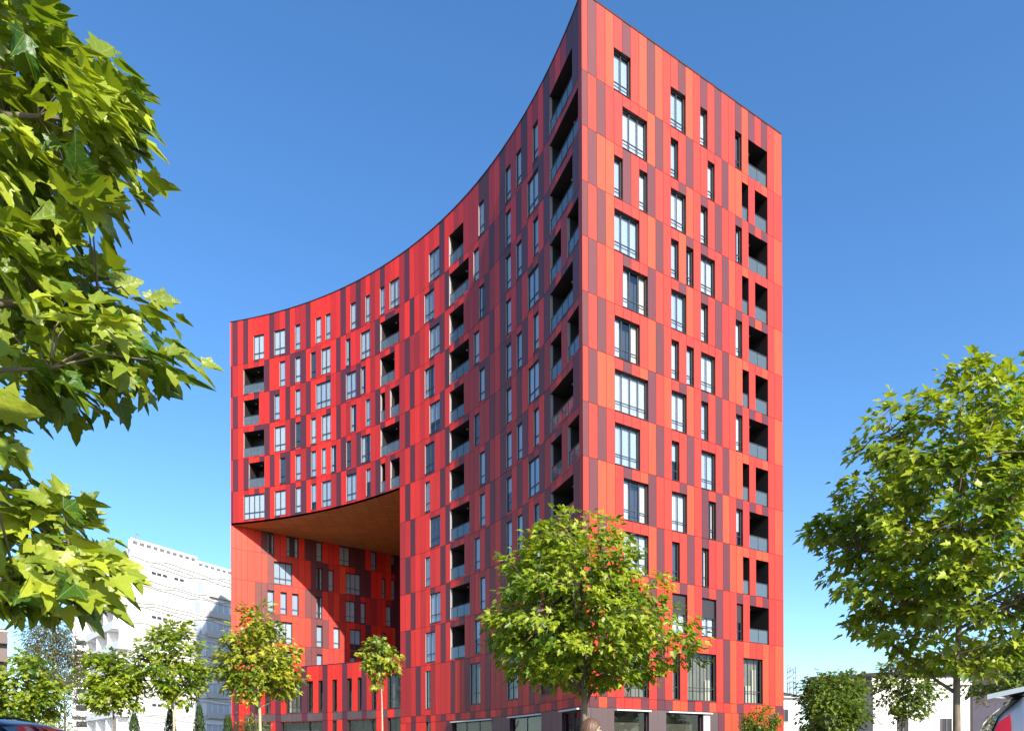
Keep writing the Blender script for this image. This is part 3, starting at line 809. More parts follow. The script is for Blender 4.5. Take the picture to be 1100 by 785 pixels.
# lattice mast on the roof of the white house
m = MB(); p = at(850.5, 738, 74); p.z = 7.2
for dx, dy in ((-.35, -.35), (.35, -.35), (.35, .35), (-.35, .35)): m.tube([p + Vector((dx, dy, 0)), p + Vector((dx * .8, dy * .8, 3.3))], .05, M_GREY, 5)
for i in range(5):
    z = .4 + .6 * i
    m.tube([p + Vector((-.35, -.35, z)), p + Vector((.35, -.35, z + .5))], .035, M_GREY, 4); m.tube([p + Vector((.35, -.35, z)), p + Vector((.35, .35, z))], .035, M_GREY, 4)
    m.tube([p + Vector((-.35, .35, z)), p + Vector((-.35, -.35, z))], .035, M_GREY, 4)
tag(m.build('lattice_mast'), 'small grey lattice mast on the white house roof', 'antenna')

# ================================================================== TREES
HALF = [(0, 0), (.20, -.07), (.47, .0), (.36, .2), (.56, .50), (.25, .47), (.17, .72), (0, 1)]
HALF_H = [(0, 0), (.12, -.06), (.24, -.10), (.33, -.02), (.50, .0), (.44, .10), (.40, .22), (.47, .30), (.60, .50), (.44, .50), (.34, .55), (.25, .50), (.24, .62), (.17, .70), (.14, .84), (0, 1.02)]
LANCE = [(0, 0), (.10, .2), (.13, .5), (0, 1)]
OVAL = [(0, 0), (.26, .18), (.3, .5), (.16, .82), (0, 1)]
def leaf_base(half, fold=.32, curl=.22):
    vs, nh = [], len(half)
    inner = half[1:-1]
    R_ = [(x, y, fold * x - curl * y * y - .12 * x * x) for x, y in half]
    L_ = [(-x, y, fold * x - curl * y * y - .12 * x * x) for x, y in inner]
    V = np.array(R_ + L_)
    f1 = list(range(nh))
    f2 = [0] + [nh - 1] + [nh + i for i in range(len(inner) - 1, -1, -1)]
    return V, [f1, f2]

def leaves_mesh(name, pos, dirs, nrm, size, tint, half, mat, parent, origin, fold=.32, curl=.22):
    V, faces = leaf_base(half, fold, curl)
    n = len(pos); k = len(V)
    d = dirs / np.linalg.norm(dirs, axis=1, keepdims=True)
    x = np.cross(d, nrm); x /= np.maximum(np.linalg.norm(x, axis=1, keepdims=True), 1e-6)
    z = np.cross(x, d)
    W_ = (pos[:, None, :] + size[:, None, None] * (V[None, :, 0:1] * x[:, None, :] + V[None, :, 1:2] * d[:, None, :] + V[None, :, 2:3] * z[:, None, :])) - np.array(origin)
    me = bpy.data.meshes.new(name)
    me.vertices.add(n * k); me.vertices.foreach_set('co', W_.reshape(-1).astype(np.float32))
    loops = np.concatenate([np.array(f) for f in faces]); tot = len(loops)
    L_ = (np.arange(n)[:, None] * k + loops[None, :]).reshape(-1)
    me.loops.add(n * tot); me.loops.foreach_set('vertex_index', L_.astype(np.int32))
    st = np.cumsum([0] + [len(f) for f in faces[:-1]])
    S_ = (np.arange(n)[:, None] * tot + st[None, :]).reshape(-1)
    me.polygons.add(n * len(faces)); me.polygons.foreach_set('loop_start', S_.astype(np.int32))
    me.update(calc_edges=True)
    ca = me.color_attributes.new('tint', 'FLOAT_COLOR', 'POINT')
    t = np.repeat(tint, k); c4 = np.stack([t, np.tile(V[:, 0] + .5, n), np.tile(V[:, 1], n), np.ones_like(t)], 1)
    ca.data.foreach_set('color', c4.reshape(-1).astype(np.float32))
    me.materials.append(mat); me.validate()
    return link(name, me, parent, origin)

SUN_AZ = Vector((9.1, -16.8, 0)).normalized()
def grow(root, trunk_pts, trunk_r, tips, rs, leaf, lpt, half, lmat, bark, spread=(.22, .22, .13), limbs=14, twig_r=.012, crown_name='crown', clump_tint=True, up_bias=1.0, fold=.32, attach_frac=.55, droop=.35, sun_bias=.45, curl=.25):
    """trunk polyline + tips (n,3): limbs to some tips, twigs from limbs to all tips, leaves round tips and twig ends"""
    base = Vector(trunk_pts[0])
    tb = MB()
    T = np.array([tuple(p) for p in trunk_pts])
    tb.tube(trunk_pts, trunk_r, bark, 9)
    tips = np.array(tips); n = len(tips)
    c0 = tips.mean(0)
    order = rs.permutation(n)[:limbs]
    lp = []      # sampled limb points
    def trunk_at(z):
        zz = T[:, 2]; z = min(max(z, zz[0]), zz[-1])
        return np.array([np.interp(z, zz, T[:, 0]), np.interp(z, zz, T[:, 1]), z]), np.interp(z, zz, trunk_r)
    z_lo = T[-1, 2] * .0 + max(tips[:, 2].min() * .75, T[0, 2] + (T[-1, 2] - T[0, 2]) * .2)
    for i in order:
        tip = tips[i]; hd = np.hypot(*(tip[:2] - T[-1, :2]))
        st, r0 = trunk_at(max(z_lo * .95, tip[2] - attach_frac * hd - .25))
        m1 = st + (tip - st) * .35 + np.array([0, 0, -.04 * hd]) + rs.normal(0, .05, 3)
        m2 = st + (tip - st) * .7 + rs.normal(0, .06, 3)
        r0 = min(r0 * .62, .018 + .022 * np.linalg.norm(tip - st))
        tb.tube([st, m1, m2, tip], [r0, r0 * .75, r0 * .5, twig_r * .5], bark, 6)
        for f in np.linspace(.25, 1, 7):
            a, b, cc = (st, m1, f / .35) if f < .35 else ((m1, m2, (f - .35) / .35) if f < .7 else (m2, tip, (f - .7) / .3))
            lp.append(a + (b - a) * cc)
    for z in np.linspace(z_lo, T[-1, 2], 8): lp.append(trunk_at(z)[0])
    lp = np.array(lp)
    P_, D_, N_, S_, C_ = [], [], [], [], []
    for i in range(n):
        tip = tips[i]
        dd = np.linalg.norm(lp - tip, axis=1) + np.maximum(0, lp[:, 2] - tip[2]) * .6
        a = lp[np.argmin(dd)]
        ln = np.linalg.norm(tip - a)
        if ln > .05:
            mid = (a + tip) / 2 + np.array([0, 0, .08 * ln]) + rs.normal(0, .03, 3)
            tb.tube([a, mid, tip], [twig_r * (1 + ln * .4), twig_r * .8, twig_r * .35], bark, 4, cap=False)
        else: mid = a
        axis = (tip - a) / max(ln, .05)
        out = (tip - c0); out[2] *= .4; out /= max(np.linalg.norm(out), .1)
        ct = rs.uniform(.15, .85) if clump_tint else .5
        m = max(3, int(lpt * rs.uniform(.65, 1.35)))
        f = rs.uniform(.0, 1.0, m)
        p = np.where(f[:, None] < .3, mid + (tip - mid) * (f[:, None] / .3), tip) + np.clip(rs.normal(0, 1, (m, 3)), -1.5, 1.5) * np.array(spread) * rs.uniform(.7, 1.2)
        off = p - tip
        d = axis * .5 + out * .45 + off / max(spread) * .55 + rs.normal(0, .35, (m, 3)) + np.array([0, 0, -droop])
        nn = np.array([0, 0, .85]) * up_bias + out * .5 + np.array([.42, -.77, .47]) * sun_bias + rs.normal(0, .38, (m, 3))
        P_.append(p); D_.append(d); N_.append(nn); S_.append(leaf * rs.uniform(.6, 1.2, m)); C_.append(np.clip(ct + rs.normal(0, .28, m), 0, 1))
    tr = tb.build('trunk', root, origin=base)
    leaves_mesh(crown_name, np.concatenate(P_), np.concatenate(D_), np.concatenate(N_), np.concatenate(S_), np.concatenate(C_), half, lmat, root, base, fold, curl)

def profile_tips(prof, Y, ntip, rs, depth=.9, fill=.36):
    """prof: list of (py, xl, xr) photo pixels -> tips inside that crown, standing at depth Y"""
    ys = np.array([p[0] for p in prof], float); xl = np.array([p[1] for p in prof], float); xr = np.array([p[2] for p in prof], float)
    out = []
    xm, ym, wm = (xl + xr).mean() / 2, (ys[0] + ys[-1]) / 2, (xr - xl).max() / 2
    holes = []
    for _ in range(16):
        a, b_ = rs.uniform(0, 6.283), rs.uniform(ys[0] + .15 * (ys[-1] - ys[0]), ys[-1])
        hw = np.interp(b_, ys, (xr - xl) / 2); q = rs.uniform(.55, 1.0)
        holes.append((np.interp(b_, ys, (xl + xr) / 2) + hw * q * math.cos(a), b_, hw * q * math.sin(a), wm * rs.uniform(.13, .26)))
    lob = rs.uniform(.82, 1.1, (9, 7))
    wts = np.interp(np.linspace(ys[0], ys[-1], 200), ys, xr - xl); cdf = np.cumsum(wts ** 1.6); cdf /= cdf[-1]
    yy = np.linspace(ys[0], ys[-1], 200)
    while len(out) < ntip:
        y = np.interp(rs.random(), cdf, yy)
        l, r = np.interp(y, ys, xl), np.interp(y, ys, xr)
        a = rs.uniform(0, 2 * math.pi); q = (rs.random() ** fill)
        q *= lob[int((a / 6.2832) * 9) % 9, int((y - ys[0]) / (ys[-1] - ys[0] + .01) * 7) % 7]
        x = (l + r) / 2 + (r - l) / 2 * 1.0 * q * math.cos(a); dp = (r - l) / 2 * q * math.sin(a)
        if rs.random() < .9 and any((x - h[0]) ** 2 + ((y - h[1]) * 1.5) ** 2 + (dp - h[2]) ** 2 < h[3] ** 2 for h in holes): continue
        p = at(x, y, Y)
        out.append((p.x, Y + (r - l) / 2 / F * Y * depth * q * math.sin(a), p.z))
    return np.array(out)

def plane_tree(name, label, tx, Y, prof, ntip, lpt, leaf, seed, tr, half=HALF, lmat=None, bark=None, limbs=14, spread=(.22, .22, .13), group=None, top=None, lean=0.0, cat='tree', **kw):
    rs = np.random.RandomState(seed)
    tips = profile_tips(prof, Y, ntip, rs)
    b = at(tx, 785, Y); b.z = 0
    topz = tips[:, 2].max() * .93 if top is None else top
    root = empty(name, b, label, cat, group or ('plane trees along the street' if name == 'plane_tree' else None))
    n = 7; pts = []; rr = []
    xm = tips[:, 0].mean()
    for i in range(n):
        f = i / (n - 1)
        pts.append(Vector((b.x + (xm - b.x) * f * f * .6 + rs.normal(0, .02) * (i > 0), b.y + rs.normal(0, .02) * (i > 0), topz * f))); rr.append(tr * (1 - .82 * f) * (1.25 if i == 0 else 1))
    grow(root, pts, rr, tips, rs, leaf, lpt, half, lmat or M_LEAF, bark or M_BARK, spread=spread, limbs=limbs, **kw)
    return root

# centre tree
plane_tree('plane_tree', 'full round plane tree in front of the tower corner', 629, 15.0,
    [(549, 606, 628), (572, 562, 662), (600, 542, 698), (625, 540, 712), (650, 530, 724), (672, 512, 744), (690, 516, 756), (710, 534, 744), (726, 552, 718), (738, 585, 668)],
    330, 33, .14, 11, .085, bark=M_BARK, limbs=16, spread=(.15, .15, .10))
# tall tree on the right
plane_tree('plane_tree', 'tallest plane tree at the right picture edge, forked trunk in front of the cream house', 1029, 12.0,
    [(384, 1030, 1046), (405, 1004, 1062), (425, 985, 1090), (450, 930, 1115), (475, 920, 1130), (510, 912, 1160), (545, 880, 1180), (580, 895, 1190), (610, 900, 1190), (640, 905, 1185), (665, 925, 1170), (690, 945, 1150), (712, 985, 1110), (725, 1010, 1080)],
    430, 27, .15, 23, .075, limbs=24, spread=(.145, .145, .085), sun_bias=.7)
# young trees in front of the tower
plane_tree('plane_tree', 'young plane tree with reddish gaps standing before the left foot of the tower', 279, 27.0,
    [(646, 268, 282), (665, 258, 293), (685, 240, 305), (705, 236, 325), (725, 240, 326), (742, 250, 318), (752, 262, 300)],
    120, 26, .20, 31, .08, lmat=M_LEAF_Y, bark=M_BARK_P, limbs=12)
plane_tree('plane_tree', 'slim sapling with a pale thin trunk in front of the void podium', 410, 27.0,
    [(686, 396, 410), (697, 392, 424), (706, 390, 429), (716, 393, 426), (728, 398, 412), (745, 405, 416), (755, 406, 416)],
    38, 20, .20, 37, .055, lmat=M_LEAF_Y, bark=M_BARK_P, limbs=6, spread=(.15, .15, .1))
plane_tree('plane_tree', 'pointed plane tree in front of the wavy white block', 187, 30.0,
    [(658, 190, 198), (675, 175, 205), (692, 155, 215), (710, 150, 224), (728, 160, 222), (742, 165, 212), (755, 172, 205)],
    110, 24, .2, 41, .07, bark=M_BARK_P, limbs=12)
plane_tree('plane_tree', 'low bushy plane tree left of the pointed one', 122, 30.0,
    [(698, 112, 128), (712, 96, 145), (727, 88, 152), (742, 90, 156), (755, 100, 148), (763, 112, 136)],
    100, 26, .2, 43, .07, limbs=10)
plane_tree('plane_tree', 'wide leafy tree behind the black car roof', 30, 32.0,
    [(700, 20, 40), (715, 2, 55), (730, -10, 62), (748, -14, 64), (764, -8, 58), (776, 4, 44)],
    120, 28, .2, 47, .08, limbs=12)
plane_tree('gum_tree', 'thin olive-brown wispy tree rising between the left bushes', 58, 60.0,
    [(652, 44, 60), (670, 32, 74), (690, 26, 82), (710, 30, 86), (735, 40, 84)],
    200, 26, .34, 53, .16, half=LANCE, lmat=M_LEAF_O, limbs=16, spread=(.45, .45, .4), droop=.9, up_bias=.4)
plane_tree('olive_bush', 'dusty olive bush below the wispy tree', 70, 45.0,
    [(716, 58, 76), (735, 50, 86), (755, 46, 90), (775, 50, 88), (795, 52, 86)],
    110, 26, .2, 59, .09, half=LANCE, lmat=M_LEAF_O, limbs=10, spread=(.3, .3, .25), cat='bush')
plane_tree('round_tree', 'dense round green tree left of the cream house', 890, 35.0,
    [(727, 872, 915), (738, 862, 928), (752, 856, 932), (768, 857, 930), (782, 864, 925), (795, 874, 915)],
    130, 30, .2, 61, .09, lmat=M_LEAF_D, limbs=12, spread=(.26, .26, .2))
plane_tree('plane_tree', 'loose small plane tree between the round tree and the forked trunk', 968, 38.0,
    [(704, 962, 985), (718, 945, 1000), (735, 938, 1008), (752, 940, 1010), (766, 948, 1002), (776, 958, 985)],
    110, 22, .2, 67, .07, lmat=M_LEAF_D, limbs=10)
plane_tree('plane_tree', 'leafy tree half hidden behind the right-hand trunk', 1075, 30.0,
    [(690, 1050, 1120), (710, 1040, 1140), (730, 1036, 1145), (745, 1045, 1140), (756, 1060, 1120)],
    90, 26, .2, 71, .08, lmat=M_LEAF_D, limbs=10)
plane_tree('rose_bush', 'small flowering shrub at the right foot of the tower', 818, 44.0,
    [(760, 812, 828), (770, 800, 836), (782, 796, 840), (796, 800, 836)],
    150, 24, .15, 73, .04, half=OVAL, lmat=M_LEAF_D, limbs=8, spread=(.16, .16, .14), cat='bush')
plane_tree('dry_shrub', 'yellow-green shrub under the young tree at the left foot of the tower', 263, 34.0,
    [(768, 258, 272), (777, 250, 282), (787, 248, 288), (800, 254, 282)],
    50, 20, .14, 79, .04, half=LANCE, lmat=M_LEAF_Y, limbs=8, spread=(.16, .16, .14), cat='bush')
# small cypresses in a row
def cypress(px, topy, Y, seed, label):
    rs = np.random.RandomState(seed); t = at(px, topy, Y); h = t.z
    root = empty('cypress', (t.x, Y, 0), label, 'cypress', 'small cypresses in front of the white block')
    tb = MB(); tb.tube([(t.x, Y, 0), (t.x, Y, h * .9)], [.06, .01], M_BARK, 6); tb.build('trunk', root, origin=(t.x, Y, 0))
    n = 1500; z = rs.uniform(.25, h, n); rad = .34 * np.clip((h - z) / h * 2.2, .04, 1) ** .6 * rs.uniform(.5, 1.1, n); a = rs.uniform(0, 6.283, n)
    p = np.stack([t.x + rad * np.cos(a), Y + rad * np.sin(a), z], 1)
    d = np.stack([np.cos(a) * .4, np.sin(a) * .4, np.ones(n)], 1) + rs.normal(0, .2, (n, 3)); nn = np.stack([np.cos(a), np.sin(a), np.zeros(n)], 1) + rs.normal(0, .3, (n, 3))
    leaves_mesh('crown', p, d, nn, rs.uniform(.12, .24, n), rs.uniform(0, 1, n), LANCE, M_CYP, root, (t.x, Y, 0))
cypress(144, 768, 36, 1, 'leftmost little cypress, under the low bushy plane tree')
cypress(183, 763, 36, 2, 'little cypress behind the pointed plane tree trunk')
cypress(214, 760, 36, 3, 'little cypress standing clear against the white block')
cypress(245, 770, 36, 4, 'little cypress against the left edge of the red tower')

# ---- big foreground tree at the left, trunk outside the picture
def big_tree():
    rs = np.random.RandomState(101)
    b = Vector((-5.0, 3.3, 0))
    root = empty('plane_tree', b, 'large leafed plane tree reaching in from the left edge, close to the viewer', 'tree', 'plane trees along the street')
    hull = [[(-60, -60), (40, -40), (58, 12), (95, 60), (140, 70), (150, 120), (150, 200), (118, 235), (60, 240), (30, 215), (-60, 235)],
            [(-60, 235), (30, 240), (95, 270), (130, 310), (180, 330), (205, 392), (160, 410), (110, 440), (70, 425), (30, 450), (10, 480), (-60, 495)],
            [(-60, 505), (20, 515), (90, 545), (60, 560), (20, 570), (-60, 575)],
            [(-60, 592), (0, 598), (60, 598), (116, 578), (132, 612), (110, 632), (45, 655), (-10, 650), (-60, 670)]]
    def inside(pt, h):
        x, y = pt; c = False
        for i in range(len(h)):
            (x1, y1), (x2, y2) = h[i], h[i - 1]
            if (y1 > y) != (y2 > y) and x < (x2 - x1) * (y - y1) / (y2 - y1) + x1: c = not c
        return c
    tips = []
    cyh = {id(h): sum(q[1] for q in h) / len(h) for h in hull}
    for h, cnt in zip(hull, (50, 50, 12, 22)):
        k = 0
        while k < cnt:
            x, y = rs.uniform(-60, 215), rs.uniform(min(q[1] for q in h), max(q[1] for q in h))
            if all(inside((x + ex, y + ey), h) for ex, ey in ((-5, 0), (22, 0), (0, 14), (0, -14))):
                Y = rs.uniform(4.2, 5.6)
                p = at(x, y, Y); tips.append((p.x, p.y, p.z)); k += 1
        for q in h:            # the visible outline tips
            if q[0] > 20:
                p = at(q[0] - 24, q[1] + (cyh[id(h)] - q[1]) * .12, rs.uniform(4.5, 5.0)); tips.append(tuple(p))
    # crown also carries on out of the picture, extended unseen to shade the lower branches
    for _ in range(330):
        a = rs.uniform(0, 6.283); r = 3.3 * rs.random() ** .5; z = rs.uniform(2.6, 7.8)
        x, y = b.x + r * math.cos(a), b.y + r * math.sin(a)
        if y > .3 and (x / y * F + 550) > -70 and z < CAM_Z + 1.3 * y + .35: continue
        tips.append((x, y, z))
    pts = [b, b + Vector((.02, .03, 1.2)), b + Vector((-.03, .06, 2.4)), b + Vector((.05, .1, 3.8)), b + Vector((.1, .12, 5.2)), b + Vector((.05, .15, 7.0))]
    grow(root, pts, [.19, .15, .14, .11, .08, .03], np.array(tips), rs, .168, 15, HALF_H, M_LEAF_H, M_BARK, curl=.42, spread=(.125, .125, .09), limbs=34, twig_r=.007, attach_frac=.35, droop=.08, up_bias=.7, fold=.3, sun_bias=.8)
big_tree()

# ================================================================== CARS
M_BLACK = pm('car_black_paint', (0.004, 0.004, 0.005), .35, spec=.3, coat=.25)
M_SILVER = pm('car_silver_paint', (0.42, 0.43, 0.45), .3, metal=.55, coat=.8)
M_REDCAR = pm('car_red_paint', (0.30, 0.008, 0.014), .25, coat=1.0)
M_CARGLASS = pm('car_glass', (0.010, 0.016, 0.024), .05, spec=.7)
M_TYRE = pm('tyre_rubber', (0.015, 0.015, 0.015), .9, var=.2, scale=20)
M_RIM = pm('alloy_rim', (0.45, 0.45, 0.46), .35, metal=.9)
M_PLAST = pm('black_plastic', (0.02, 0.02, 0.02), .6)
M_TAIL = pm('red_tail_lamp', (0.35, 0.008, 0.012), .15, coat=1.0)
M_HEAD = pm('clear_head_lamp', (0.6, 0.62, 0.65), .1, metal=.4, coat=1.0)

def car(name, label, paint, origin, facing, roofz, L=4.5, halfw=.9, spoiler=False, rails=True):
    """local x = forward (0 at the tail), y = across, z up; facing +1 -> forward is world +x"""
    root = empty(name, origin, label, 'car')
    o = Vector(origin)
    Wd = lambda x, y, z: Vector((o.x + facing * x, o.y + facing * y, o.z + z))
    h = roofz
    topprof = [(0, .78), (.03, 1.0), (.09, h * .72), (.20, h * .88), (.34, h * .955), (.6, h * .985), (1.2, h), (2.0, h), (2.5, h * .985), (2.72, h * .955), (3.05, h * .84), (3.45, h * .68), (3.6, h * .64), (4.0, h * .61), (4.3, h * .56), (4.44, h * .48), (4.5, h * .38)]
    tx = np.array([p[0] for p in topprof]) / 4.5 * L; tz = np.array([p[1] for p in topprof])
    belt = h * .62
    wheels = (.19 * L, .80 * L); wr = .35
    xs = np.unique(np.concatenate([np.linspace(0, L, 100), tx]))
    ringn = 17
    verts = []; 
    def ring(x):
        zt = float(np.interp(x, tx, tz))
        zl = .22
        for wx in wheels:
            if abs(x - wx) < wr + .05: zl = max(zl, .33 + math.sqrt(max(0, (wr + .05) ** 2 - (x - wx) ** 2)))
        e = min(x, L - x); wtap = halfw * (1 - .16 * max(0, 1 - e / .5) ** 2)
        b = min(belt, zt - .015)
        cab = max(0, zt - b)
        wt = wtap * (1 - .27 * min(1, cab / .55))
        half_ = [(wtap * .94, zl), (wtap, max(zl + .01, .5)), (wtap, max(zl + .02, b - .12)), (wtap * .985, b), (wt + (wtap - wt) * .45, b + cab * .5), (wt, b + cab * .85), (wt * .9, b + cab * .97), (wt * .5, zt - .0), ]
        pr = half_ + [(0, zt + .012)] + [(-y, z) for y, z in half_[::-1]]
        return pr
    rings = [ring(x) for x in xs]
    for x, r_ in zip(xs, rings): verts += [Wd(x, y, z) for y, z in r_]
    fs = []
    n = len(rings[0])
    for i in range(len(xs) - 1):
        for k in range(n - 1):
            fs.append((i * n + k, i * n + k + 1, (i + 1) * n + k + 1, (i + 1) * n + k))
    fs.append(tuple(range(n))); fs.append(tuple((len(xs) - 1) * n + k for k in range(n - 1, -1, -1)))
    b = MB(); b.mesh(verts, fs, paint, True)
    if spoiler:
        for k in range(7):
            y0 = -.58 + 1.16 * k / 7; b.obox(Wd(.13, y0, h * .94), Wd(.5, y0, h * .985) - Wd(.13, y0, h * .94), Wd(0, 1.16 / 7, 0) - Wd(0, 0, 0), UP * .035, paint)
    b.obox(Wd(-.03, -halfw * .8, .25), Wd(.14, 0, 0) - Wd(0, 0, 0), Wd(0, halfw * 1.6, 0) - Wd(0, 0, 0), UP * .22, M_PLAST)
    b.obox(Wd(L - .09, -halfw * .8, .25), Wd(.12, 0, 0) - Wd(0, 0, 0), Wd(0, halfw * 1.6, 0) - Wd(0, 0, 0), UP * .2, M_PLAST)
    body = b.build('body', root)
    # glass patches lifted off the lofted skin
    def patch(nm, x0, x1, k0, k1, mat, lift=.006, kin=0.0):
        m = MB(); q = np.linspace(x0, x1, 12); vs = []; f2 = []
        for x in q:
            r_ = ring(x)
            for k in range(k0, k1 + 1):
                y, z = r_[k]
                vs.append(Wd(x, y, z) + Vector((0, facing * (1 if y > 0 else -1) * lift * (abs(y) > .3), lift)) + Vector((facing * (lift if x > L / 2 else -lift), 0, 0)))
        w_ = k1 - k0 + 1
        for i in range(11):
            for k in range(w_ - 1): f2.append((i * w_ + k, i * w_ + k + 1, (i + 1) * w_ + k + 1, (i + 1) * w_ + k))
        m.mesh(vs, f2, mat, True)
        return m.build(nm, root)
    s = L / 4.5
    patch('windscreen', 2.78 * s, 3.42 * s, 6, 10, M_CARGLASS); patch('rear_window', .12 * s, .40 * s, 6, 10, M_CARGLASS)
    for k0, k1 in ((3, 5), (11, 13)):
        for x0, x1 in ((.62, 1.1), (1.18, 1.98), (2.06, 2.75)): patch('side_window', x0 * s, x1 * s, k0, k1, M_CARGLASS)
        patch('tail_lamp', .08 * s, .27 * s, k0 if k0 > 3 else k0 + 1, k1 - 1 if k0 > 3 else k1, M_TAIL, .012)
        patch('head_lamp', 4.28 * s, 4.45 * s, 2 if k0 == 3 else 13, 3 if k0 == 3 else 14, M_HEAD, .012)
    for sy in (-1, 1):
        m = MB(); c = Wd(2.85 * s, sy * (halfw + .1), belt + .09)
        m.lathe([(.001, -.1), (.06, -.1), (.085, -.03), (.085, .06), (.05, .1), (.001, .1)], paint, c=c, axis='y', n=10); m.build('mirror', root)
        if rails:
            m = MB(); y = sy * halfw * .66
            m.tube([Wd(.75 * s, y, h * .985), Wd(.9 * s, y, h + .045), Wd(2.1 * s, y, h + .045), Wd(2.3 * s, y, h * .99)], .018, M_PLAST, 6); m.build('roof_rail', root)
        for wx in wheels:
            c = Wd(wx, sy * (halfw - .11), .33)
            t_ = MB(); t_.lathe([(.2, -.1), (.31, -.11), (.335, -.07), (.335, .07), (.31, .11), (.2, .1)], M_TYRE, c=c, axis='y', n=28)
            wh = t_.build('wheel', root, origin=c)
            r_ = MB(); r_.lathe([(.001, -.07), (.06, -.085), (.07, -.06)], M_RIM, c=c, axis='y', n=12); r_.lathe([(.001, .07), (.06, .085), (.07, .06)], M_RIM, c=c, axis='y', n=12)
            r_.lathe([(.21, -.1), (.19, -.06), (.19, .06), (.21, .1)], M_RIM, c=c, axis='y', n=24)
            for q in range(5):
                a = q * 2 * math.pi / 5; d = Vector((math.cos(a), 0, math.sin(a))); e_ = Vector((-math.sin(a), 0, math.cos(a)))
                r_.obox(c + d * .05 - e_ * .025 - Vector((0, .07, 0)), d * .15, e_ * .05, Vector((0, .14, 0)), M_RIM)
            r_.build('rim', wh)
    return root

car('parked_car', 'black car with roof rails at the lower left corner, facing right', M_BLACK, (-8.85, 8.9, 0.0), 1, 1.815)
rc = car('parked_car', 'silver-grey hatchback with a slanting red tail lamp at the lower right corner', M_SILVER, (3.57, 5.55, 0.0), 1, 1.82, spoiler=True, rails=False)
rc.rotation_euler.z = math.radians(-30)

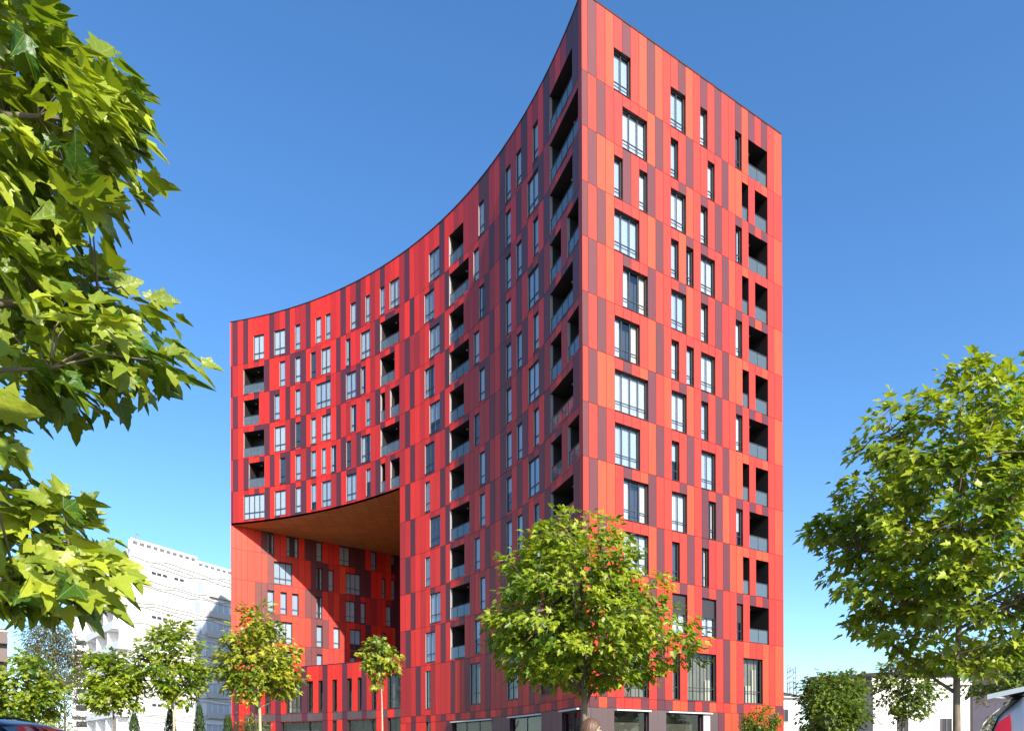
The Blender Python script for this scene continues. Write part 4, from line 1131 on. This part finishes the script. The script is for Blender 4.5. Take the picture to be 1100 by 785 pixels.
# ================================================================== PERSON (only the head shows)
def person():
    M_SKIN = pm('skin', (0.50, 0.29, 0.2), .5); M_HAIR = pm('light_brown_hair', (0.10, 0.05, 0.024), .55, var=.5, scale=60, bump=.6)
    M_SHIRT = pm('grey_tshirt', (0.25, 0.27, 0.32), .9, var=.1, scale=10); M_TROU = pm('blue_trousers', (0.03, 0.045, 0.09), .9, var=.2, scale=12); M_SHOE = pm('shoe_white', (.6, .6, .58), .7)
    B = Vector((.83, 7.6, 0))
    root = empty('person', B, 'person with light brown hair walking past, only the head in view', 'person')
    def skin(name, joints, edges, mat, parent, sub=2):
        me = bpy.data.meshes.new(name); me.from_pydata([j[0] for j in joints], edges, [])
        ob = bpy.data.objects.new(name, me); COL.objects.link(ob)
        ob.modifiers.new('s', 'SKIN'); 
        lay = me.skin_vertices[0] if len(me.skin_vertices) else None
        for v, j in zip(lay.data, joints): v.radius = (j[1], j[2] if len(j) > 2 else j[1])
        lay.data[0].use_root = True
        su = ob.modifiers.new('u', 'SUBSURF'); su.levels = sub; su.render_levels = sub
        dg = bpy.context.evaluated_depsgraph_get(); ev = ob.evaluated_get(dg)
        m2 = bpy.data.meshes.new_from_object(ev); bpy.data.objects.remove(ob)
        m2.materials.clear(); m2.materials.append(mat)
        for p in m2.polygons: p.use_smooth = True; p.material_index = 0
        return link(name, m2, parent, B)
    # walking towards +x
    J = [((0, 0, .88), .125, .10), ((.01, 0, 1.05), .115, .085), ((.02, 0, 1.22), .135, .10), ((.02, 0, 1.33), .09, .07), ((.035, 0, 1.38), .05), ((.05, 0, 1.45), .052),
         ((.02, .09, .84), .085), ((.16, .09, .47), .06), ((.12, .09, .27), .052), ((.17, .09, .09), .036), ((.30, .09, .045), .035),
         ((-.02, -.09, .84), .085), ((.03, -.09, .46), .06), ((-.12, -.09, .28), .05), ((-.26, -.09, .14), .036), ((-.16, -.09, .04), .034),
         ((.02, .16, 1.30), .055), ((-.06, .22, 1.05), .042), ((.05, .23, .83), .030), ((.02, -.16, 1.30), .055), ((.06, -.22, 1.05), .042), ((.20, -.20, .87), .030)]
    Eg = [(0, 1), (1, 2), (2, 3), (3, 4), (4, 5), (0, 6), (6, 7), (7, 8), (8, 9), (9, 10), (0, 11), (11, 12), (12, 13), (13, 14), (14, 15), (3, 16), (16, 17), (17, 18), (3, 19), (19, 20), (20, 21)]
    body = skin('body', J, Eg, M_SKIN, root)
    # head joined into the body mesh: sculpted ball with nose, brow, chin, plus ears, eyes; hands with fingers
    bm = bmesh.new(); bm.from_mesh(body.data)
    hc = Vector((.07, 0, 1.485)); nu_, nv_ = 28, 20; g = []
    for j in range(nv_ + 1):
        th = math.pi * j / nv_
        for i in range(nu_):
            ph = 2 * math.pi * i / nu_
            x, y, z = math.sin(th) * math.cos(ph), math.sin(th) * math.sin(ph), math.cos(th)
            X, Y_, Z_ = x * .094, y * .072, z * .112
            if z < -.1: X *= 1 - .12 * (-z); Y_ *= 1 - .32 * (-z)
            if x > .5 and abs(y) < .25 and -.35 < z < .12: X += .022 * (1 - abs(y) / .25) * (1 - abs(z + .2) / .32 if abs(z + .2) < .32 else 0)
            if x > .5 and .12 < abs(y) < .5 and 0 < z < .25: X -= .006
            if x > .5 and abs(y) < .3 and -.62 < z < -.5: X += .004
            g.append(bm.verts.new(hc + Vector((X, Y_, Z_))))
    for j in range(nv_):
        for i in range(nu_):
            a = [g[j * nu_ + i], g[(j + 1) * nu_ + i], g[(j + 1) * nu_ + (i + 1) % nu_], g[j * nu_ + (i + 1) % nu_]]
            try: bm.faces.new(a).smooth = True
            except ValueError: pass
    def seg(p0, p1, r0, r1, n=6):
        p0, p1 = Vector(p0), Vector(p1); d = (p1 - p0).normalized(); a = d.orthogonal().normalized(); c = d.cross(a)
        A = [bm.verts.new(p0 + (a * math.cos(6.283 * k / n) + c * math.sin(6.283 * k / n)) * r0) for k in range(n)]
        B_ = [bm.verts.new(p1 + (a * math.cos(6.283 * k / n) + c * math.sin(6.283 * k / n)) * r1) for k in range(n)]
        for k in range(n): bm.faces.new((A[k], A[(k + 1) % n], B_[(k + 1) % n], B_[k])).smooth = True
        bm.faces.new(A[::-1]); bm.faces.new(B_)
    for w, f in ((Vector((.05, .23, .83)), Vector((.25, .0, -.97))), (Vector((.20, -.20, .87)), Vector((.5, 0, -.87)))):
        f.normalize(); sd = Vector((f.z, 0, -f.x))
        seg(w, w + f * .09, .026, .036, 8)
        for k, ln in enumerate((.062, .07, .066, .052)):
            r_ = w + f * .085 + sd * (-.027 + .018 * k); seg(r_, r_ + f * ln * .55, .009, .008); seg(r_ + f * ln * .55, r_ + f * ln + Vector((0, -.012 if w.y > 0 else .012, 0)), .008, .006)
        seg(w + f * .03 - sd * .025, w + f * .08 - sd * .05, .011, .008)
    for sy in (-1, 1): seg(hc + Vector((-.005, sy * .066, .03)), hc + Vector((-.012, sy * .082, -.03)), .012, .009)
    bm.to_mesh(body.data); bm.free()
    # eyes, mouth
    e = MB()
    for sy in (-1, 1): e.lathe([(.001, -.009), (.008, -.005), (.011, 0), (.008, .005), (.001, .009)], M_PLAST, c=B + hc + Vector((.083, sy * .031, .012)), axis='y', n=8)
    e.build('eyes', root)
    # hair cap with a short bob
    h = MB(); vs = []; fs2 = []
    nu_, nv_ = 96, 14
    for j in range(nv_ + 1):
        for i in range(nu_):
            ph = 2 * math.pi * i / nu_; fr = max(0, math.cos(ph)); lim = 2.35 - 1.25 * (fr ** .7)
            th = lim * j / nv_
            x, y, z = math.sin(th) * math.cos(ph), math.sin(th) * math.sin(ph), math.cos(th)
            k = 1 + (.018 * math.sin(ph * 23 + th * 3) + .02 * math.sin(ph * 7 + 2 * th) + .012 * math.sin(ph * 41)) * min(1, th)
            vs.append(B + hc + Vector((x * .108 * k - .006, y * .088 * k, z * .126 * k)))
    for j in range(nv_):
        for i in range(nu_): fs2.append((j * nu_ + i, (j + 1) * nu_ + i, (j + 1) * nu_ + (i + 1) % nu_, j * nu_ + (i + 1) % nu_))
    h.mesh(vs, fs2, M_HAIR, True); h.build('hair', root)
    up_ = lambda L_, d: [(q[0], *(r + d for r in q[1:])) for q in L_]
    Js = [((0, 0, .82), .14, .115), J[1], J[2], ((.02, 0, 1.335), .085, .07), J[16], ((-.03, .2, 1.14), .05), J[19], ((.045, -.2, 1.14), .05)]
    skin('shirt', up_(Js, .014), [(0, 1), (1, 2), (2, 3), (3, 4), (4, 5), (3, 6), (6, 7)], M_SHIRT, root)
    Jt = [((0, 0, .9), .125, .105), J[6], J[7], J[8], ((.16, .09, .11), .045), J[11], J[12], J[13], ((-.25, -.09, .16), .045)]
    skin('trousers', up_(Jt, .012), [(0, 1), (1, 2), (2, 3), (3, 4), (0, 5), (5, 6), (6, 7), (7, 8)], M_TROU, root)
    for a, b_ in ((Vector((.13, .09, .05)), Vector((.34, .09, .04))), (Vector((-.27, -.09, .10)), Vector((-.12, -.09, .04)))):
        s_ = MB(); s_.tube([B + a, B + a + (b_ - a) * .35, B + b_ - (b_ - a) * .2, B + b_], [.042, .05, .045, .025], M_SHOE, 10); s_.build('shoe', root)
person()
for o in bpy.data.objects:
    if o.name == 'person': o.scale = (1.07,) * 3; o.location.x = .79

# ================================================================== GROUND
def asphalt():
    m, N, L, b = new_mat('asphalt')
    tc = N.new('ShaderNodeTexCoord'); n1 = N.new('ShaderNodeTexNoise'); n1.inputs['Scale'].default_value = 60; n2 = N.new('ShaderNodeTexNoise'); n2.inputs['Scale'].default_value = .6
    L.new(tc.outputs['Object'], n1.inputs[0]); L.new(tc.outputs['Object'], n2.inputs[0])
    ad = N.new('ShaderNodeMath'); ad.operation = 'MULTIPLY'; L.new(n1.outputs[0], ad.inputs[0]); L.new(n2.outputs[0], ad.inputs[1])
    r = N.new('ShaderNodeValToRGB'); r.color_ramp.elements[0].position = .1; r.color_ramp.elements[1].position = .45
    r.color_ramp.elements[0].color = (.035, .035, .036, 1); r.color_ramp.elements[1].color = (.085, .082, .08, 1)
    L.new(ad.outputs[0], r.inputs[0]); L.new(r.outputs[0], b.inputs['Base Color']); b.inputs['Roughness'].default_value = .9
    return m
def paving():
    m, N, L, b = new_mat('paving')
    tc = N.new('ShaderNodeTexCoord'); br = N.new('ShaderNodeTexBrick'); br.inputs['Scale'].default_value = 1.6
    br.inputs['Color1'].default_value = (.13, .12, .11, 1); br.inputs['Color2'].default_value = (.17, .16, .145, 1); br.inputs['Mortar'].default_value = (.12, .11, .10, 1)
    br.inputs['Mortar Size'].default_value = .012
    L.new(tc.outputs['Object'], br.inputs['Vector']); L.new(br.outputs['Color'], b.inputs['Base Color']); b.inputs['Roughness'].default_value = .85
    return m
M_ASPH, M_PAVE = asphalt(), paving()
M_SOIL = pm('dry_ground', (.10, .09, .06), .95, var=.4, scale=.3)
M_PAINT = pm('road_paint', (.75, .75, .72), .7, var=.12, scale=5)
M_KERB = pm('kerb_stone', (.36, .35, .33), .85, var=.15, scale=3)
def sheet(name, x0, x1, y0, y1, z, mat):
    m = MB(); m.face([(x0, y0, z), (x1, y0, z), (x1, y1, z), (x0, y1, z)], mat); o = m.build(name); o['kind'] = 'structure'; return o
sheet('ground', -2500, 2500, -1500, 3500, -.02, M_SOIL)
sheet('road', -300, 300, 4.0, 11.0, -.006, M_ASPH)
def pavement(name, x0, x1, y0, y1, mat):
    m = MB(); m.obox((x0, y0, -.3), (x1 - x0, 0, 0), (0, y1 - y0, 0), (0, 0, .30), mat); o = m.build(name); o['kind'] = 'structure'
# the pavements are at z = 0, the road runs 0.12 lower
for o in list(bpy.data.objects):
    if o.name == 'road': o.location.z = -.12
    if o.name == 'ground': o.location.z = -.2
pavement('near_pavement', -300, 300, -8, 3.85, M_PAVE)
pavement('pavement', -300, 300, 11.15, 39.5, M_PAVE)
pavement('forecourt', -300, 300, 39.52, 130, M_PAVE)
m = MB(); m.obox((-300, 3.85, -.3), (600, 0, 0), (0, .15, 0), (0, 0, .31), M_KERB); m.obox((-300, 11.0, -.3), (600, 0, 0), (0, .15, 0), (0, 0, .31), M_KERB); o = m.build('kerb'); o['kind'] = 'structure'
m = MB()
for i in range(-40, 41):
    if abs(i * 3 - 1.5) > 4: m.face([(i * 3, 7.45, -.115), (i * 3 + 1.6, 7.45, -.115), (i * 3 + 1.6, 7.57, -.115), (i * 3, 7.57, -.115)], M_PAINT)
for i in range(7):
    y = 4.3 + i * .95; m.face([(-.4, y, -.115), (2.4, y, -.115), (2.4, y + .5, -.115), (-.4, y + .5, -.115)], M_PAINT)
o = m.build('road_markings'); o['kind'] = 'structure'
for o in bpy.data.objects:
    if o.parent is None and o.name.startswith(('parked_car', 'person')): o.location.z = -.12 if o.name.startswith('parked') else -.113

# ================================================================== LIGHT, SKY, CAMERA
EL = math.radians(28.5)
sd = Vector((SUN_AZ.x * math.cos(EL), SUN_AZ.y * math.cos(EL), math.sin(EL)))   # towards the sun
su = bpy.data.lights.new('sun', 'SUN'); su.energy = 4.8; su.angle = math.radians(.53); su.color = (1, .945, .86)
so_ = bpy.data.objects.new('sun', su); COL.objects.link(so_); so_.rotation_euler = sd.to_track_quat('Z', 'Y').to_euler(); so_.location = (20, -30, 60)
wd = bpy.data.worlds.new('World'); SC.world = wd; wd.use_nodes = True
N, L = wd.node_tree.nodes, wd.node_tree.links
sk = N.new('ShaderNodeTexSky'); sk.sky_type = 'NISHITA'; sk.sun_disc = False; sk.sun_elevation = EL
sk.sun_rotation = math.atan2(sd.x, sd.y)
sk.air_density = 1.0; sk.dust_density = 0.65; sk.ozone_density = 3.2; sk.altitude = 100
bg = N['Background']; bg.inputs[1].default_value = .15
hs = N.new('ShaderNodeHueSaturation'); hs.inputs['Saturation'].default_value = 1.2; hs.inputs['Hue'].default_value = .502
L.new(sk.outputs[0], hs.inputs['Color']); L.new(hs.outputs[0], bg.inputs[0])

cam = bpy.data.cameras.new('camera'); co = bpy.data.objects.new('camera', cam); COL.objects.link(co)
co.location = (0, 0, CAM_Z); co.rotation_euler = (math.radians(90), 0, 0)
co.rotation_euler = (Matrix.Rotation(ROLL, 4, 'Y') @ Matrix.Rotation(math.radians(90), 4, 'X')).to_euler()
cam.sensor_width = 36; cam.sensor_fit = 'HORIZONTAL'; cam.lens = 36 * F / 1100
cam.shift_y = (HY - 392.5) / 1100; cam.clip_end = 6000; cam.clip_start = .05
SC.camera = co
SC.view_settings.view_transform = 'Standard'; SC.view_settings.look = 'None'; SC.view_settings.exposure = 0.92; SC.view_settings.gamma = 1
SC.view_settings.use_curve_mapping = False
SC.cycles.max_bounces = 6; SC.cycles.transparent_max_bounces = 10
